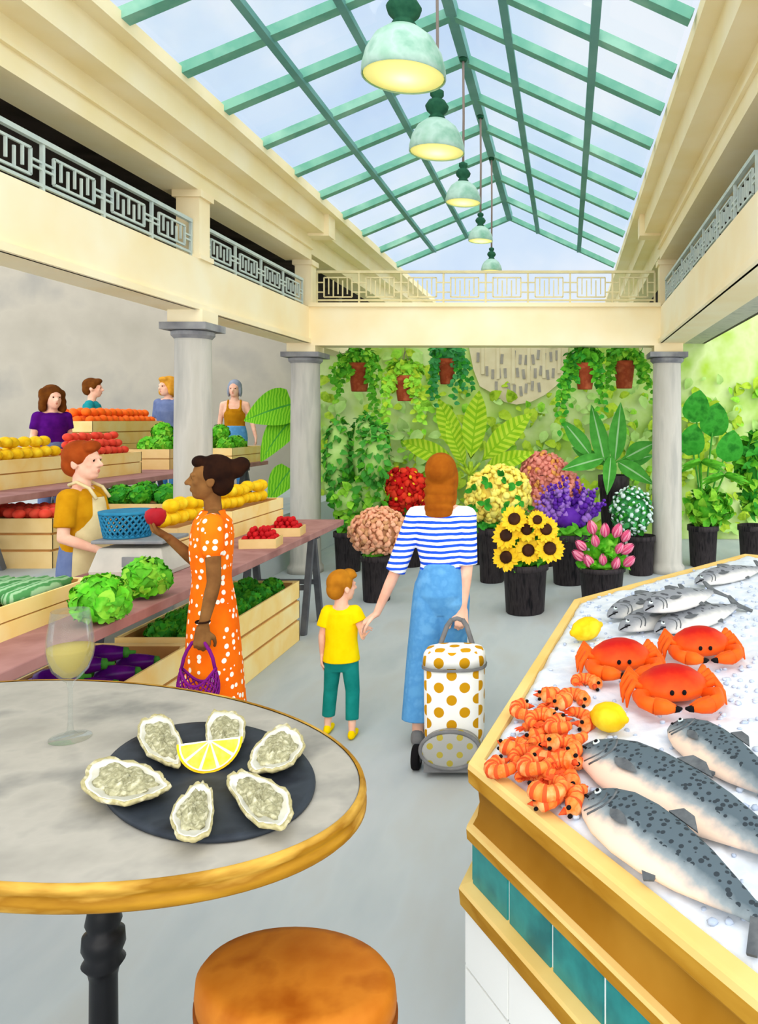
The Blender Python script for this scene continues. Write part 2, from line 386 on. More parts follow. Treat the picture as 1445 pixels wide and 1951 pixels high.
sc_.cycles.max_bounces = 8; sc_.cycles.transparent_max_bounces = 24; sc_.cycles.caustics_reflective = False; sc_.cycles.caustics_refractive = False
# ---------------------------------------------------------------- the hall
ZB, ZT = 2.83, 3.27                                   # arcade beam, lower and upper edge
PL = .70                                              # raised market floor
struct('floor', MB().lohi((-12, -3, -.1), (7, 18, 0)), 'floor')
struct('floor_platform', MB().lohi((-12, 1.2, .002), (-3.55, 14, PL)), 'floor')
struct('wall_left', MB().lohi((-13, 14, 0), (-4.05, 14.2, 5.6)), 'wall_grey')
mb = MB().lohi((-4.05, 12.5, 0), (7, 12.7, 3.45)).lohi((1.5, 12.5, 3.45), (7, 12.7, 4.7)).lohi((-4.05, 12.7, 0), (-3.95, 14.2, 3.45))
struct('wall_back', mb, 'wall_green')
L0, L1 = -3.15, 1.15                                  # arcade faces, left and right
Y0, Y1, YC = .6, 17.0, 9.62
for sgn, fx, nm in ((-1, L0, 'left'), (1, L1, 'right')):
    y0 = Y0 if sgn < 0 else 2.0
    def xr(a, b): return (min(fx + sgn * a, fx + sgn * b), max(fx + sgn * a, fx + sgn * b))
    def blk(mb, a, b, z0, z1, ya, yb):
        x0, x1 = xr(a, b); return mb.lohi((x0, ya, z0), (x1, yb, z1))
    b = struct('beam_arcade_' + nm, blk(blk(MB(), 0, .30, ZB, ZT, y0, Y1), -.03, .02, ZB, ZB + .05, y0, YC), 'cream')
    struct('slab_gallery_' + nm, blk(MB(), .30, 1.0, 3.10, ZT - .02, y0, Y1), 'column')
    struct('wall_gallery_' + nm, blk(blk(MB(), .95, 1.05, 3.1, 5.0, y0, Y1), .3, 1.0, 4.08, 4.2, y0, Y1), 'dark_wall')
    ub = MB()
    blk(ub, 0, .32, CH + 1.97, CH + 2.27, y0, YC + .1); blk(ub, -.2, .30, CH + 2.27, CH + 2.50, y0, YC + .1); blk(ub, -.32, .30, CH + 2.50, CH + 2.60, y0, Y1)
    blk(ub, -.03, 0, CH + 2.10, CH + 2.13, y0, YC + .1)
    blk(ub, .02, .3, CH + 2.06, CH + 2.30, YC + .1, Y1); blk(ub, -.14, .30, CH + 2.30, CH + 2.50, YC + .1, Y1)
    struct('beam_roof_' + nm, ub, 'cream_old')
    cb = MB(); blk(cb, -.26, .02, CH + 2.24, CH + 2.52, YC - .05, YC + .2)
    struct('corbel_' + nm, cb, 'cream', None, False); bpy.context.view_layer.update()
    for y in ((6.85, 9.8) if sgn < 0 else (9.8,)):
        cx = fx + sgn * .10
        pb = MB().box((cx, y, (ZT + CH + 1.97) / 2), (.20, .20, CH + 1.97 - ZT)).box((cx, y, ZT + .02), (.25, .25, .04)).box((cx, y, CH + 1.94), (.25, .25, .06))
        struct('post_gallery_' + nm, pb, 'cream')
        c = MB(); r = .158 if y < 8 else .185
        c.lathe([(r * 1.18, 0), (r * 1.18, .07), (r * 1.05, .10), (r * 1.02, .14), (r, .3), (r * .985, 1.6), (r * .93, 2.56), (r * .95, 2.60)], (cx, y, 0), 28)
        col = struct('column_' + nm, c, 'column', None, True)
        cp = MB().lathe([(r * .95, 2.59), (r * 1.12, 2.62), (r * 1.12, 2.65), (r * 1.02, 2.66)], (cx, y, 0), 28).box((cx, y, 2.69), (r * 2.5, r * 2.5, .06))
        struct('capital', cp, 'capital', col)
        struct('neck_block', MB().box((cx, y, 2.775), (r * 1.9, r * 1.9, .11)), 'cream', col)
struct('beam_back', MB().lohi((L0, YC, ZB - .03), (L1, YC + .32, ZT + .03)).lohi((L0, YC - .03, ZT), (L1, YC + .34, ZT + .05)), 'cream')
# ---------------------------------------------------------------- glazed roof
sk = bpy.data.objects.new('roof_skylight', None); C.objects.link(sk); sk['kind'] = 'structure'
eL, rg, eR = V(-2.86, 0, CH + 2.58), V(-.95, 0, CH + 3.38), V(.80, 0, CH + 2.58)
ss = [420, 345, 297, 257, 229, 203, 182, 165, 150, 137, 125, 114]; ys = [F / s for s in ss]
for y in ys:
    d = V(0, y, 0)
    struct('rafter', MB().bar(eL + d, rg + d, .075, .10, up=V(0, 1, 0)), 'sky_green', sk)
    struct('rafter', MB().bar(rg + d, eR + d, .075, .10, up=V(0, 1, 0)), 'sky_green', sk)
struct('ridge', MB().bar(V(rg.x, ys[0], rg.z + .01), V(rg.x, ys[-1], rg.z + .01), .09, .12), 'sky_teal', sk)
for a, b, ts in ((eL, rg, (.34, .63)), (rg, eR, (.27, .66))):
    for t in ts:
        p = a.lerp(b, t); struct('purlin', MB().bar(V(p.x, ys[0], p.z - .03), V(p.x, ys[-1], p.z - .03), .065, .05), 'sky_teal', sk)
for i in range(len(ys) - 1):
    for a, b in ((eL, rg), (rg, eR)):
        up = V(0, 0, .062)
        q = [a + V(0, ys[i], 0) + up, b + V(0, ys[i], 0) + up, b + V(0, ys[i + 1], 0) + up, a + V(0, ys[i + 1], 0) + up]
        struct('pane', MB().add(q + [p + V(0, 0, .008) for p in q], [(0, 1, 2, 3), (7, 6, 5, 4), (0, 4, 5, 1), (1, 5, 6, 2), (2, 6, 7, 3), (3, 7, 4, 0)]), 'pane', sk)
# ---------------------------------------------------------------- gallery railings
def railing(a, b, n, zt, m, label):
    a, b = Vector(a), Vector(b); z0 = a.z; org = (a + b) / 2; d = (b - a) / n; u = d.normalized(); h = zt - z0
    t = thing('gallery_railing', label, 'railing', org, 0, 'gallery railings')
    MB().bar(a + V(0, 0, h), b + V(0, 0, h), .035, .03).build('top_rail', m, t, org, False)
    MB().bar(a + V(0, 0, .05), b + V(0, 0, .05), .02, .02).build('bottom_rail', m, t, org, False)
    for i in range(n + 1):
        p = a + d * i; MB().bar(p + V(0, 0, .001), p + V(0, 0, h - .01), .022, .022).build('post', m, t, org, False)
    for i in range(n):
        p = a + d * i; L = d.length; g = MB(); x0, x1 = L * .17, L * .83; zl, zh = .09, h - .07
        for (q0, q1) in (((x0, zl), (x1, zl)), ((x0, zh), (x1, zh)), ((x0, zl), (x0, zh)), ((x1, zl), (x1, zh))):
            g.bar(p + u * q0[0] + V(0, 0, q0[1]), p + u * q1[0] + V(0, 0, q1[1]), .016, .016)
        for k in range(1, 6):
            x = x0 + (x1 - x0) * k / 6; up_ = k % 2; g.bar(p + u * x + V(0, 0, zl + (.035 if up_ else 0)), p + u * x + V(0, 0, zh - (0 if up_ else .035)), .014, .014)
        for zz in (zl + .06, zh - .06):
            g.bar(p + V(0, 0, zz), p + u * x0 + V(0, 0, zz), .014, .014); g.bar(p + u * x1 + V(0, 0, zz), p + u * L + V(0, 0, zz), .014, .014)
        g.build('grille_panel', m, t, org, False)
ZR = CH + 1.70
railing((L0 - .06, 3.55, ZT), (L0 - .06, 6.72, ZT), 5, ZR, 'rail_grey', 'grey gallery railing on the left beam, the nearer, longer stretch before the front column')
railing((L0 - .06, 6.98, ZT), (L0 - .06, 9.55, ZT), 4, ZR, 'rail_grey', 'grey gallery railing on the left beam between its two cream posts')
railing((L1 + .06, 5.0, ZT), (L1 + .06, 9.55, ZT), 7, ZR, 'rail_grey', 'grey gallery railing on the right beam in front of the dark gallery')
railing((L0 + .06, YC + .12, ZT + .05), (L1 - .06, YC + .12, ZT + .05), 8, CH + 1.83, 'rail_beige', 'long beige railing along the top of the far cross beam')
# ---------------------------------------------------------------- pendant lamps
nml = ['biggest green pendant lamp, nearest and highest, cut at the glazing', 'second pendant lamp from the front with a tall dark green fitting', 'middle one of the five green pendant lamps',
       'fourth pendant lamp from the front, second smallest of the row', 'smallest green pendant lamp, farthest and lowest, above the beige railing']
for (px, py, s, dia), lb in zip(((770, 147, 326, .49), (833, 290, 260, .405), (883, 386, 207, .325), (916, 459, 174, .27), (937, 517, 150, .265)), nml):
    c = at(px, py, s); t = thing('pendant_lamp', lb, 'lamp', c, 0, 'pendant lamps under the glazed roof'); k = dia / .4
    r = dia / 2
    MB().lathe([(r * .97, -.004), (r, 0), (r * .99, .04 * k), (r * .9, .11 * k), (r * .7, .18 * k), (r * .42, .225 * k), (r * .25, .235 * k), (r * .24, .232 * k), (r * .41, .22 * k), (r * .69, .172 * k), (r * .88, .1 * k), (r * .96, .03 * k)], n=32, cap=False).build('lamp_shade', 'lamp_green', t)
    MB().lathe([(.001, -.012 * k), (r * .5, -.01 * k), (r * .95, .004 * k), (r * .93, .02 * k), (.001, .03 * k)], n=32).build('diffuser', 'lamp_glow', t)
    MB().lathe([(.05 * k, .225 * k), (.06 * k, .25 * k), (.045 * k, .27 * k), (.075 * k, .30 * k), (.085 * k, .33 * k), (.06 * k, .37 * k), (.03 * k, .385 * k), (.05 * k, .41 * k), (.05 * k, .44 * k), (.012, .46 * k)], n=20).build('lamp_holder', 'lamp_dark', t)
    zt = rg.z - c.z - .05
    MB().tube([V(0, 0, .45 * k), V(.004, 0, zt * .6), V(0, 0, zt)], .011, 8).build('cable', 'cable', t)
    MB().lathe([(.03, zt - .03), (.04, zt)], n=16).build('ceiling_rose', 'lamp_dark', t)
    l = bpy.data.lights.new('lamp_light', 'POINT'); l.energy = 1.2; l.color = (1, .93, .7); l.shadow_soft_size = .1
    lo = bpy.data.objects.new('lamp_light', l); C.objects.link(lo); lo.location = c - V(0, 0, .08)
# ---------------------------------------------------------------- vertical garden on the back wall
tp = [onw for onw in ((893, 655), (1085, 655), (1078, 700), (1066, 730), (1040, 752), (1012, 766), (985, 771), (962, 766), (940, 750), (915, 736), (903, 705))]
YW = 12.5
sw = F / (YW - .03)
pts = [at(x, y, sw) for x, y in tp]
tr = thing('trellis_panel', 'beige slatted stone screen hung on the green wall above the plants', 'wall panel', (pts[0].x, YW, 2.0))
org = tr.location
g = MB(); n = len(pts); g.add([V(p.x, YW - .06, p.z) for p in pts] + [V(p.x, YW - .006, p.z) for p in pts], [tuple(range(n - 1, -1, -1)), tuple(range(n, 2 * n))] + [(i, (i + 1) % n, n + (i + 1) % n, n + i) for i in range(n)])
for row, y0 in enumerate((683, 713, 742)):
    for k in range(14):
        x = 912 + k * 11.5 + (5 if row % 2 else 0); yb = y0 + R.randint(-5, 5)
        if row == 2 and not 945 < x < 1040 or row == 1 and x > 1060 or R.random() < .12: continue
        p0, p1 = at(x, yb - 11, sw), at(x + uni(-2, 2), yb + 7, sw)
        g.bar(V(p0.x, YW - .065, p0.z), V(p1.x, YW - .065, p1.z), .045, .02, 1)
g.build('backing', ['trellis', 'slot'], tr, org, False)
g = MB()
for k in range(6):
    p0, p1 = at(921 + k * 29, 662, sw), at(921 + k * 29, 735 - abs(k - 2.4) * 9, sw); g.bar(V(p0.x, YW - .07, p0.z), V(p1.x, YW - .07, p1.z), .05, .03)
g.build('uprights', 'trellis', tr, org, False)
g = MB()
for k in range(1500):
    px, py = uni(600, 1500), uni(655, 1010)
    if 890 < px < 1095 and py < 775 - abs(px - 990) * .35 and R.random() < .93: continue
    if (px < 700 or px > 1215) and py < 715: continue
    dens = .35 + .65 * (py - 655) / 350
    if R.random() > dens: continue
    p = at(px, py, F / (YW - .05)); p.y = YW - uni(.02, .12)
    a = uni(0, 2 * PI); L = uni(.10, .26); d = V(math.cos(a), -.35, math.sin(a) - .5).normalized() * L
    g.leaf(p, p + d, L * uni(.5, .8), (0, -1, .3), 4, 'round', .1, .15, R.choice((0, 0, 1, 1, 2)))
tag(g.build('ivy', ['green_pale', 'green_yellow', 'green_lime'], None, (-1, YW, 1)), 'pale green creeper leaves covering the back wall', 'ivy', None, 'stuff')
# ---------------------------------------------------------------- plants
def rdir(): 
    while True:
        d = V(uni(-1, 1), uni(-1, 1), uni(-1, 1))
        if .1 < d.length < 1: return d.normalized()
def foliage(g, c, r, n, size, mis, shape='round', hang=0., core=None):
    c = Vector(c)
    if core is not None: g.ell(c, [q * .84 for q in r], core, 14, 9, None, .05)
    for _ in range(n):
        d = rdir(); p = c + V(d.x * r[0], d.y * r[1], d.z * r[2]) * uni(.8, 1)
        t = (d * .7 + rdir() * .6 + V(0, 0, -hang)).normalized() * size * uni(.7, 1.25)
        g.leaf(p - t * .3, p + t * .7, t.length * uni(.55, .75), d, 4, shape, .1, .2, R.choice(mis))
def lumps(g, c, r, n, size, mis, jit=.2, zmin=-1.):
    c = Vector(c); ga = PI * (3 - math.sqrt(5))
    for i in range(n):
        z = 1 - 2 * (i + .5) / n
        if z < zmin: continue
        a = i * ga + uni(-.16, .16); q = math.sqrt(1 - z * z); k = uni(.9, 1.07)
        s = size * uni(.75, 1.25)
        nr = V(q * math.cos(a), q * math.sin(a), z); g.ell(c + V(nr.x * r[0], nr.y * r[1], nr.z * r[2]) * k, (s * 1.1, s * 1.1, s * .5), R.choice(mis), 6, 4, (nr + rdir() * .7).to_track_quat('Z', 'Y').to_matrix(), jit)
def bucket(t, r0, r1, h, soil=True):
    n = 40; rs = []
    for r, z in ((r1 * .95, 0), (r1, .01), (r0 * .97, h * .86), (r0 * 1.06, h * .87), (r0 * 1.06, h), (r0 * .98, h), (r0 * .94, h * .9)):
        rs.append([V(math.cos(2 * PI * q / n) * r * (1 + (.015 if q % 4 < 2 and .0 < z < h * .86 else 0)), math.sin(2 * PI * q / n) * r * (1 + (.015 if q % 4 < 2 and .0 < z < h * .86 else 0)), z) for q in range(n)])
    MB().rings(rs).build('bucket', 'bucket', t)
    return h
GRP = 'potted flowers and plants by the back wall'
def potted(name, label, cat, px, fy, w, tops, taper=.8):
    """px: centre of the bucket, fy: foot on the floor, w: rim width, tops: rim height in the picture."""
    s = (fy - VY) / CH; c = at(px, fy, s); c.z = 0
    t = thing(name, label, cat, c, 0, GRP); r = w / 2 / s; h = (fy - tops) / s
    bucket(t, r / 1.06, r * taper, h); return t, s, c, h, r
def rel(px, py, s, c, dy=0): p = at(px, py, s) - c; p.y = dy; return p
# tall leafy bush
t, s, c, h, r = potted('potted_bush', 'tall leafy green bush in a black bucket behind the end of the brown table', 'plant', 664, 1088, 56, 1012)
g = MB()
for px, py, rx, ry in ((646, 870, 26, 80), (692, 865, 27, 82), (730, 862, 27, 60), (664, 915, 22, 55)):
    foliage(g, rel(px, py, s, c, -.38 if px > 720 else uni(-.05, .1)), (rx / s, rx / s, ry / s), 170, .105, (0, 0, 1), 'round', .4, 2)
for px, py, rx, ry in ((672, 950, 42, 42), (700, 940, 40, 45), (668, 992, 24, 22)):
    foliage(g, rel(px, py, s, c, uni(-.05, .05)), (rx / s, .25, ry / s), 120, .13, (0, 1, 3), 'round', .2, 2)
g.build('foliage', ['green_deep', 'green', 'green_pale', 'green_lime'], t)
# hydrangea
t, s, c, h, r = potted('potted_hydrangea', 'round peach hydrangea in a black bucket left of the striped shirt', 'flowers', 718, 1144, 62, 1056)
g = MB(); q = rel(722, 1013, s, c); g.ell(q, (.25, .25, .22), 1); lumps(g, q, (.285, .28, .24), 420, .029, (0, 0, 0, 1)); g.build('blossoms', ['peach', 'peach_b'], t)
g = MB(); foliage(g, (0, 0, h + .01), (r * .9, r * .9, .05), 30, .1, (0,), core=0); g.build('foliage', 'green', t)
# red flowers
t, s, c, h, r = potted('potted_red_flowers', 'ball of bright red flowers with yellow centres in a black bucket', 'flowers', 783, 1078, 56, 978)
g = MB(); q = rel(766, 936, s, c); g.ell(q, (.31, .28, .26), 1); lumps(g, q, (.34, .3, .285), 240, .046, (0, 0, 1)); lumps(g, q, (.36, .32, .305), 60, .02, (2,)); g.build('blossoms', ['red', 'red_b', 'sun_y'], t)
g = MB(); foliage(g, (-.03, 0, h + .02), (r * 1.1, r * .9, .06), 40, .11, (0,), core=0); g.build('foliage', 'green_dark', t)
# broad-leaved banana plant
t, s, c, h, r = potted('potted_banana_plant', 'big yellow green banana plant with broad leaves behind the yellow daisies', 'plant', 908, 1074, 42, 985)
MB().tube([rel(904, 995, s, c), rel(898, 930, s, c), rel(896, 880, s, c, .05)], [.05, .05, .03], 10).build('stem', 'green_yellow', t)
for bx, by, tx, ty, w_, dy, dr in ((894, 900, 912, 744, 56, .1, .0), (902, 895, 1012, 787, 54, -.1, .06), (902, 905, 1016, 860, 42, -.25, .08), (890, 895, 832, 758, 50, .15, .03), (890, 893, 768, 838, 46, -.1, .1), (893, 905, 858, 800, 34, -.3, .05)):
    b, e = rel(bx, by, s, c), rel(tx, ty, s, c, dy)
    b = b.lerp(e, .12); MB().tube([rel(896, 905, s, c), b], .02, 6).build('leaf_stalk', 'green_yellow', t)
    MB().leaf(b, e, w_ * .82 / s, (0, -1, .25), 22, 'lance', dr, .25, 0, 1, .07, .09).build('leaf', ['banana_light', 'banana_vein'], t)
# yellow daisies
t, s, c, h, r = potted('potted_yellow_daisies', 'pale yellow daisies with dark green leaves in a black bucket, right of the woman', 'flowers', 938, 1108, 56, 1004)
g = MB(); q = rel(950, 943, s, c); g.ell(q, (.33, .28, .3), 1); lumps(g, q, (.36, .31, .325), 360, .042, (0, 0, 0, 1)); g.build('blossoms', ['yellow', 'yellow_b'], t)
g = MB()
for px, py in ((935, 915), (960, 905), (985, 920), (930, 955), (905, 962), (965, 960), (995, 950), (1005, 968), (905, 930), (975, 985), (940, 1000), (920, 1003), (960, 1002)):
    p = rel(px, py, s, c); d = max(0, 1 - ((p.x - q.x) / .36) ** 2 - ((p.z - q.z) / .34) ** 2); p.y = -.33 * math.sqrt(d) - .03
    for _ in range(4): e = V(uni(-1, 1), -.3, uni(-1, 1)).normalized() * .1; g.leaf(p, p + e, .06, (0, -1, 0), 4, 'round')
foliage(g, (0, 0, h + .03), (r, r, .06), 30, .12, (0,), core=0)
g.build('foliage', 'green_dark', t)
# sunflowers
t, s, c, h, r = potted('potted_sunflowers', 'eight sunflowers in the big black bucket at the front of the flower display', 'flowers', 1001, 1166, 90, 1072)
g = MB(); q = rel(1006, 1028, s, c); foliage(g, q, (.24, .16, .2), 110, .13, (0, 1), core=1); foliage(g, (0, 0, h + .02), (r, r * .8, .06), 40, .14, (0,), core=0); g.build('foliage', ['green', 'green_dark'], t)
for px, py, k in ((983, 984, 1), (1026, 985, .75), (968, 1014, 1), (1006, 1004, .9), (1042, 1003, .95), (1049, 1038, 1.05), (1009, 1042, 1), (968, 1054, 1)):
    p = rel(px, py, s, c); p.y = -.2 + uni(-.03, .02); nrm = V((p.x - q.x) * .9, -1, (p.z - q.z) * .9 + .25).normalized(); x, y, d = frame(nrm)
    g = MB(); k *= 1.0
    for i in range(22):
        a = 2 * PI * i / 22 + uni(-.1, .1); e = x * math.cos(a) + y * math.sin(a)
        g.leaf(p + e * .05 * k - nrm * .01 * (i % 2), p + e * .135 * k * uni(.9, 1.08) + nrm * .015, .055 * k, nrm, 4, 'lance')
    fl = g.build('sunflower', 'sun_y', t)
    MB().lathe([(.062 * k, 0), (.058 * k, .018), (.03 * k, .026), (.001, .02)], p, 16, 0, True, 1, 1, nrm).build('flower_disc', 'sun_c', fl)
# salmon bush
t, s, c, h, r = potted('potted_salmon_bush', 'tall bush of salmon pink blossom behind the purple flowers', 'flowers', 1040, 1076, 60, 985)
g = MB(); q = rel(1040, 912, s, c)
for dx, dz, rr in ((0, 0, .34), (-.12, -.22, .22), (.22, -.12, .25), (-.05, .1, .27)):
    p = q + V(dx, 0, dz); g.ell(p, (rr * .9, .22, rr * .8), 0); lumps(g, p, (rr, .25, rr * .88), 190, .034, (0, 0, 0, 1))
g.build('blossoms', ['salmon', 'salmon_b'], t)
MB().tube([V(0, 0, h * .8), V(0, 0, q.z - .3)], .04, 8).build('stem', 'green_deep', t)
# purple spires
t, s, c, h, r = potted('potted_purple_flowers', 'purple flower spires in a black bucket between sunflowers and white blossom', 'flowers', 1086, 1111, 76, 1016)
g = MB(); b = rel(1086, 1010, s, c)
for i in range(44):
    a = uni(-1.05, 1.05); L = uni(.40, .62) * (1 - .28 * abs(a)); dy = uni(-.3, .25)
    e = b + V(math.sin(a) * .46, dy * .8, L * math.cos(a * .5) + uni(-.04, .05)); m_ = R.choice((0, 0, 0, 1))
    for k in range(12):
        u = .25 + .75 * k / 11; p = b.lerp(e, u) + V(0, 0, -.03 * math.sin(u * PI)); ss_ = .038 * (1.1 - .6 * max(0, u - .6) / .4)
        g.ell(p + rdir() * .016, (ss_, ss_, ss_), m_ if R.random() < .8 else 1 - m_, 6, 4, None, .2)
g.ell(b + V(0, .0, .14), (.2, .15, .14), 0); g.build('blossoms', ['purple', 'purple_b'], t)
g = MB(); foliage(g, (0, 0, h + .02), (r * 1.3, r, .07), 60, .13, (0,), core=0); g.build('foliage', 'green', t)
# pink tulips
t, s, c, h, r = potted('potted_tulips', 'pink tulips in a black bucket behind the far edge of the fish counter', 'flowers', 1147, 1146, 92, 1078)
g = MB(); foliage(g, rel(1150, 1048, s, c), (.17, .15, .15), 60, .15, (0,), 'lance', -.3, core=0); foliage(g, (0, 0, h + .02), (r, r * .8, .06), 40, .13, (0,), core=0); g.build('foliage', 'lettuce', t)
for px, py, an, k in ((1128, 1003, -.3, 1), (1152, 1008, 0, .95), (1174, 1008, .35, 1), (1190, 1018, .5, .9), (1108, 1035, -.8, .9), (1192, 1042, .9, 1), (1104, 1055, -.9, 1), (1122, 1066, -.5, 1), (1172, 1070, .3, .9), (1196, 1066, .8, .95), (1148, 1062, -.1, .8), (1134, 1027, -.2, .85), (1178, 1040, .5, .8)):
    p = rel(px, py, s, c, -.16 + uni(-.03, .03)); d = V(math.sin(an), -.25, math.cos(an)).normalized(); x, y, d = frame(d); g = MB()
    for i in range(6):
        a = 2 * PI * i / 6; e = x * math.cos(a) + y * math.sin(a)
        g.leaf(p - d * .07 * k + e * .012, p + d * .085 * k + e * .05 * k, .085 * k, e, 5, 'lance', .18, -.35, i % 2)
    g.build('tulip', ['pink', 'pink_b'], t)
# small white blossom
t, s, c, h, r = potted('potted_white_flowers', 'dark green ball dotted with tiny white flowers beside the right column', 'flowers', 1222, 1094, 56, 1020)
q = rel(1204, 974, s, c); g = MB(); foliage(g, q, (.235, .21, .27), 240, .09, (0, 0, 1), core=0); g.build('foliage', ['green_blue', 'green_dark'], t)
g = MB(); lumps(g, q, (.25, .225, .29), 130, .026, (0,)); g.build('blossoms', 'white_fl', t)
# dracaena
t, s, c, h, r = potted('potted_dracaena', 'dark green lance leaved plant with pale midribs in a tall black pot', 'plant', 1170, 1078, 60, 905, .62)
MB().tube([V(0, 0, h * .9), rel(1163, 870, s, c)], [.05, .03], 8).build('stem', 'green_deep', t)
for bx, by, tx, ty, w_, dy in ((1155, 892, 1128, 770, 34, .1), (1172, 880, 1184, 766, 34, .05), (1126, 868, 1072, 800, 32, -.1), (1152, 872, 1072, 892, 30, -.25), (1193, 872, 1248, 842, 34, -.1), (1178, 880, 1240, 918, 32, -.3), (1165, 868, 1155, 936, 26, -.35), (1150, 885, 1090, 852, 26, .2), (1178, 885, 1250, 868, 30, .2)):
    b, e = rel(bx, by, s, c), rel(tx, ty, s, c, dy)
    if abs(bx - 1165) > 20: MB().tube([rel(1165, 885, s, c), b], .012, 6).build('leaf_stalk', 'green_deep', t)
    MB().leaf(b, e, w_ / s, (0, -1, .25), 10, 'lance', .04, .2, 0, 1, .1).build('leaf', ['green_deep', 'rib_pale'], t)
# plants right of the column
t, s, c, h, r = potted('potted_palm', 'fan leaved green palm in a black bucket right of the right column', 'plant', 1340, 1078, 60, 1000)
for px, py, rr in ((1325, 775, 30), (1318, 838, 30), (1362, 800, 32), (1390, 850, 30)):
    p = rel(px, py, s, c, uni(-.1, .1)); a = uni(-.5, .5)
    MB().tube([V(0, 0, h), V(p.x * .5, 0, (h + p.z) / 2 + .1), p], .012, 6).build('leaf_stalk', 'green_deep', t)
    MB().leaf(p - V(.04, 0, rr / s), p + V(.04, -.1, rr / s), rr * 1.7 / s, (0, -1, .2), 8, 'round', .05, .15).build('leaf', 'green_dark', t)
for px, py in ((1332, 880), (1375, 905)):
    p = rel(px, py, s, c, -.15); g = MB()
    for i in range(12):
        a = PI * (.08 + .84 * i / 11) + (PI if i % 4 == 3 else 0) * 0; e = V(math.cos(a), -.3, math.sin(a) * .6 - .55).normalized() * uni(.26, .36); g.leaf(p, p + e, .06, (0, -1, .5), 6, 'lance', .12)
    g.tube([V(0, 0, h), p], .012, 6); g.build('frond', 'green', t)
g = MB(); foliage(g, rel(1352, 968, s, c), (.28, .22, .22), 130, .15, (0, 1), core=1); g.build('foliage', ['green_lime', 'green'], t)
t, s, c, h, r = potted('potted_shrub', 'leafy shrub in a black bucket at the right end of the plant display', 'plant', 1436, 1072, 60, 1000)
g = MB(); foliage(g, rel(1440, 900, s, c), (.22, .22, .55), 260, .17, (0, 1, 2), core=1); g.build('foliage', ['green', 'green_dark', 'green_lime'], t)
# monstera behind the far left column
s = 143; c = V((577 - VX) / s, F / s, 0); t = thing('potted_monstera', 'big leaved monstera showing left of the far left column', 'plant', c)
bucket(t, .15, .12, .34)
for bx, by, tx, ty, w_, dr in ((562, 770, 482, 800, 74, -.12), (560, 800, 512, 876, 56, -.05), (560, 893, 527, 950, 52, -.05), (568, 745, 610, 700, 40, 0)):
    b, e = rel(bx, by, s, c, -.1), rel(tx, ty, s, c, -.3)
    if bx == 568: continue
    MB().tube([V(0, 0, .3), V(0, 0, b.z - .2), b], .014, 6).build('leaf_stalk', 'green_deep', t)
    MB().leaf(b, e, w_ / s, (0, -1, .2), 10, 'heart', .06, .18, 0, 1, .05).build('leaf', ['monstera', 'green_deep'], t)
# ---------------------------------------------------------------- hanging pots
hp = [(685, 692, 746, 42, 'green', 'green_lime', 'terracotta pot with wide green trailing plant, leftmost of the hanging pots', ((-38, 60), (-30, 45), (28, 60), (36, 110), (30, 90), (-14, 20), (16, 20), (-45, 25), (45, 40))),
      (772, 716, 764, 40, 'green_lime', 'green_yellow', 'terracotta pot with lime trailing plant, hanging lower than the others', ((-34, 50), (-30, 80), (32, 90), (34, 50), (26, 70), (-16, 15), (14, 20))),
      (852, 684, 732, 36, 'green_blue', 'green_dark', 'terracotta pot with bluish green fern, third hanging pot from the left', ((-26, 60), (-24, 75), (14, 80), (34, 45), (44, 55), (28, 40), (-20, 40))),
      (1115, 692, 742, 40, 'green', 'green_dark', 'terracotta pot with long dark green trails, left of the two on the right', ((-44, 95), (-34, 85), (-40, 60), (28, 70), (32, 85), (-20, 20), (22, 30), (-50, 110))),
      (1190, 688, 740, 42, 'green', 'green_lime', 'terracotta pot with short arching fronds, hanging next to the right column', ((-32, 20), (36, 40), (46, 60), (30, 25), (-30, 40), (42, 20)))]
for i_, (px, yt, yb, w_, ma, mb_, lb, trails) in enumerate(hp):
    s = (142, 151)[i_ % 2]; c = at(px, yb, s); t = thing('hanging_pot', lb, 'hanging plant', c, 0, 'terracotta pots hung from the far beam'); r = w_ / 2 / s; h = (yb - yt) / s
    MB().lathe([(r * .66, 0), (r * .7, .005), (r * .93, h * .78), (r * 1.02, h * .8), (r * 1.02, h), (r * .9, h), (r * .86, h * .88)], n=24).build('pot', 'terracotta', t)
    zt = ZB - .02 - c.z
    g = MB()
    for k in range(3): a = 2 * PI * k / 3; g.tube([V(math.cos(a) * r * .95, math.sin(a) * r * .95, h * .95), V(0, 0, zt - .05)], .004, 5)
    g.tube([V(0, 0, zt - .06), V(0, 0, zt + .3)], .005, 5).build('hanger', 'cable', t)
    g = MB(); foliage(g, (0, .02, h + .09), (r * 1.7, r * 1.3, .1), 110, .10, (0, 0, 1), 'round', .3, 0)
    for dx, dn in trails:
        for rep in range(2):
            x0 = dx / s + uni(-.03, .03); e = V(x0, -uni(.0, r) - .03, h - (dn + 10) / s * uni(.85, 1.1)); st = V(x0 * .35, -.03, h + .05); md = V(x0 * .95, e.y, h + .06)
            for k in range(15):
                u = k / 14; p = st.lerp(md, u).lerp(md.lerp(e, u), u)
                d = V(uni(-1, 1), uni(-.6, .1), uni(-1, .2)).normalized() * .085; g.leaf(p, p + d, .06, (0, -1, .3), 4, 'round', .05, .2, R.choice((0, 0, 1)))
    g.build('foliage', [ma, mb_], t)
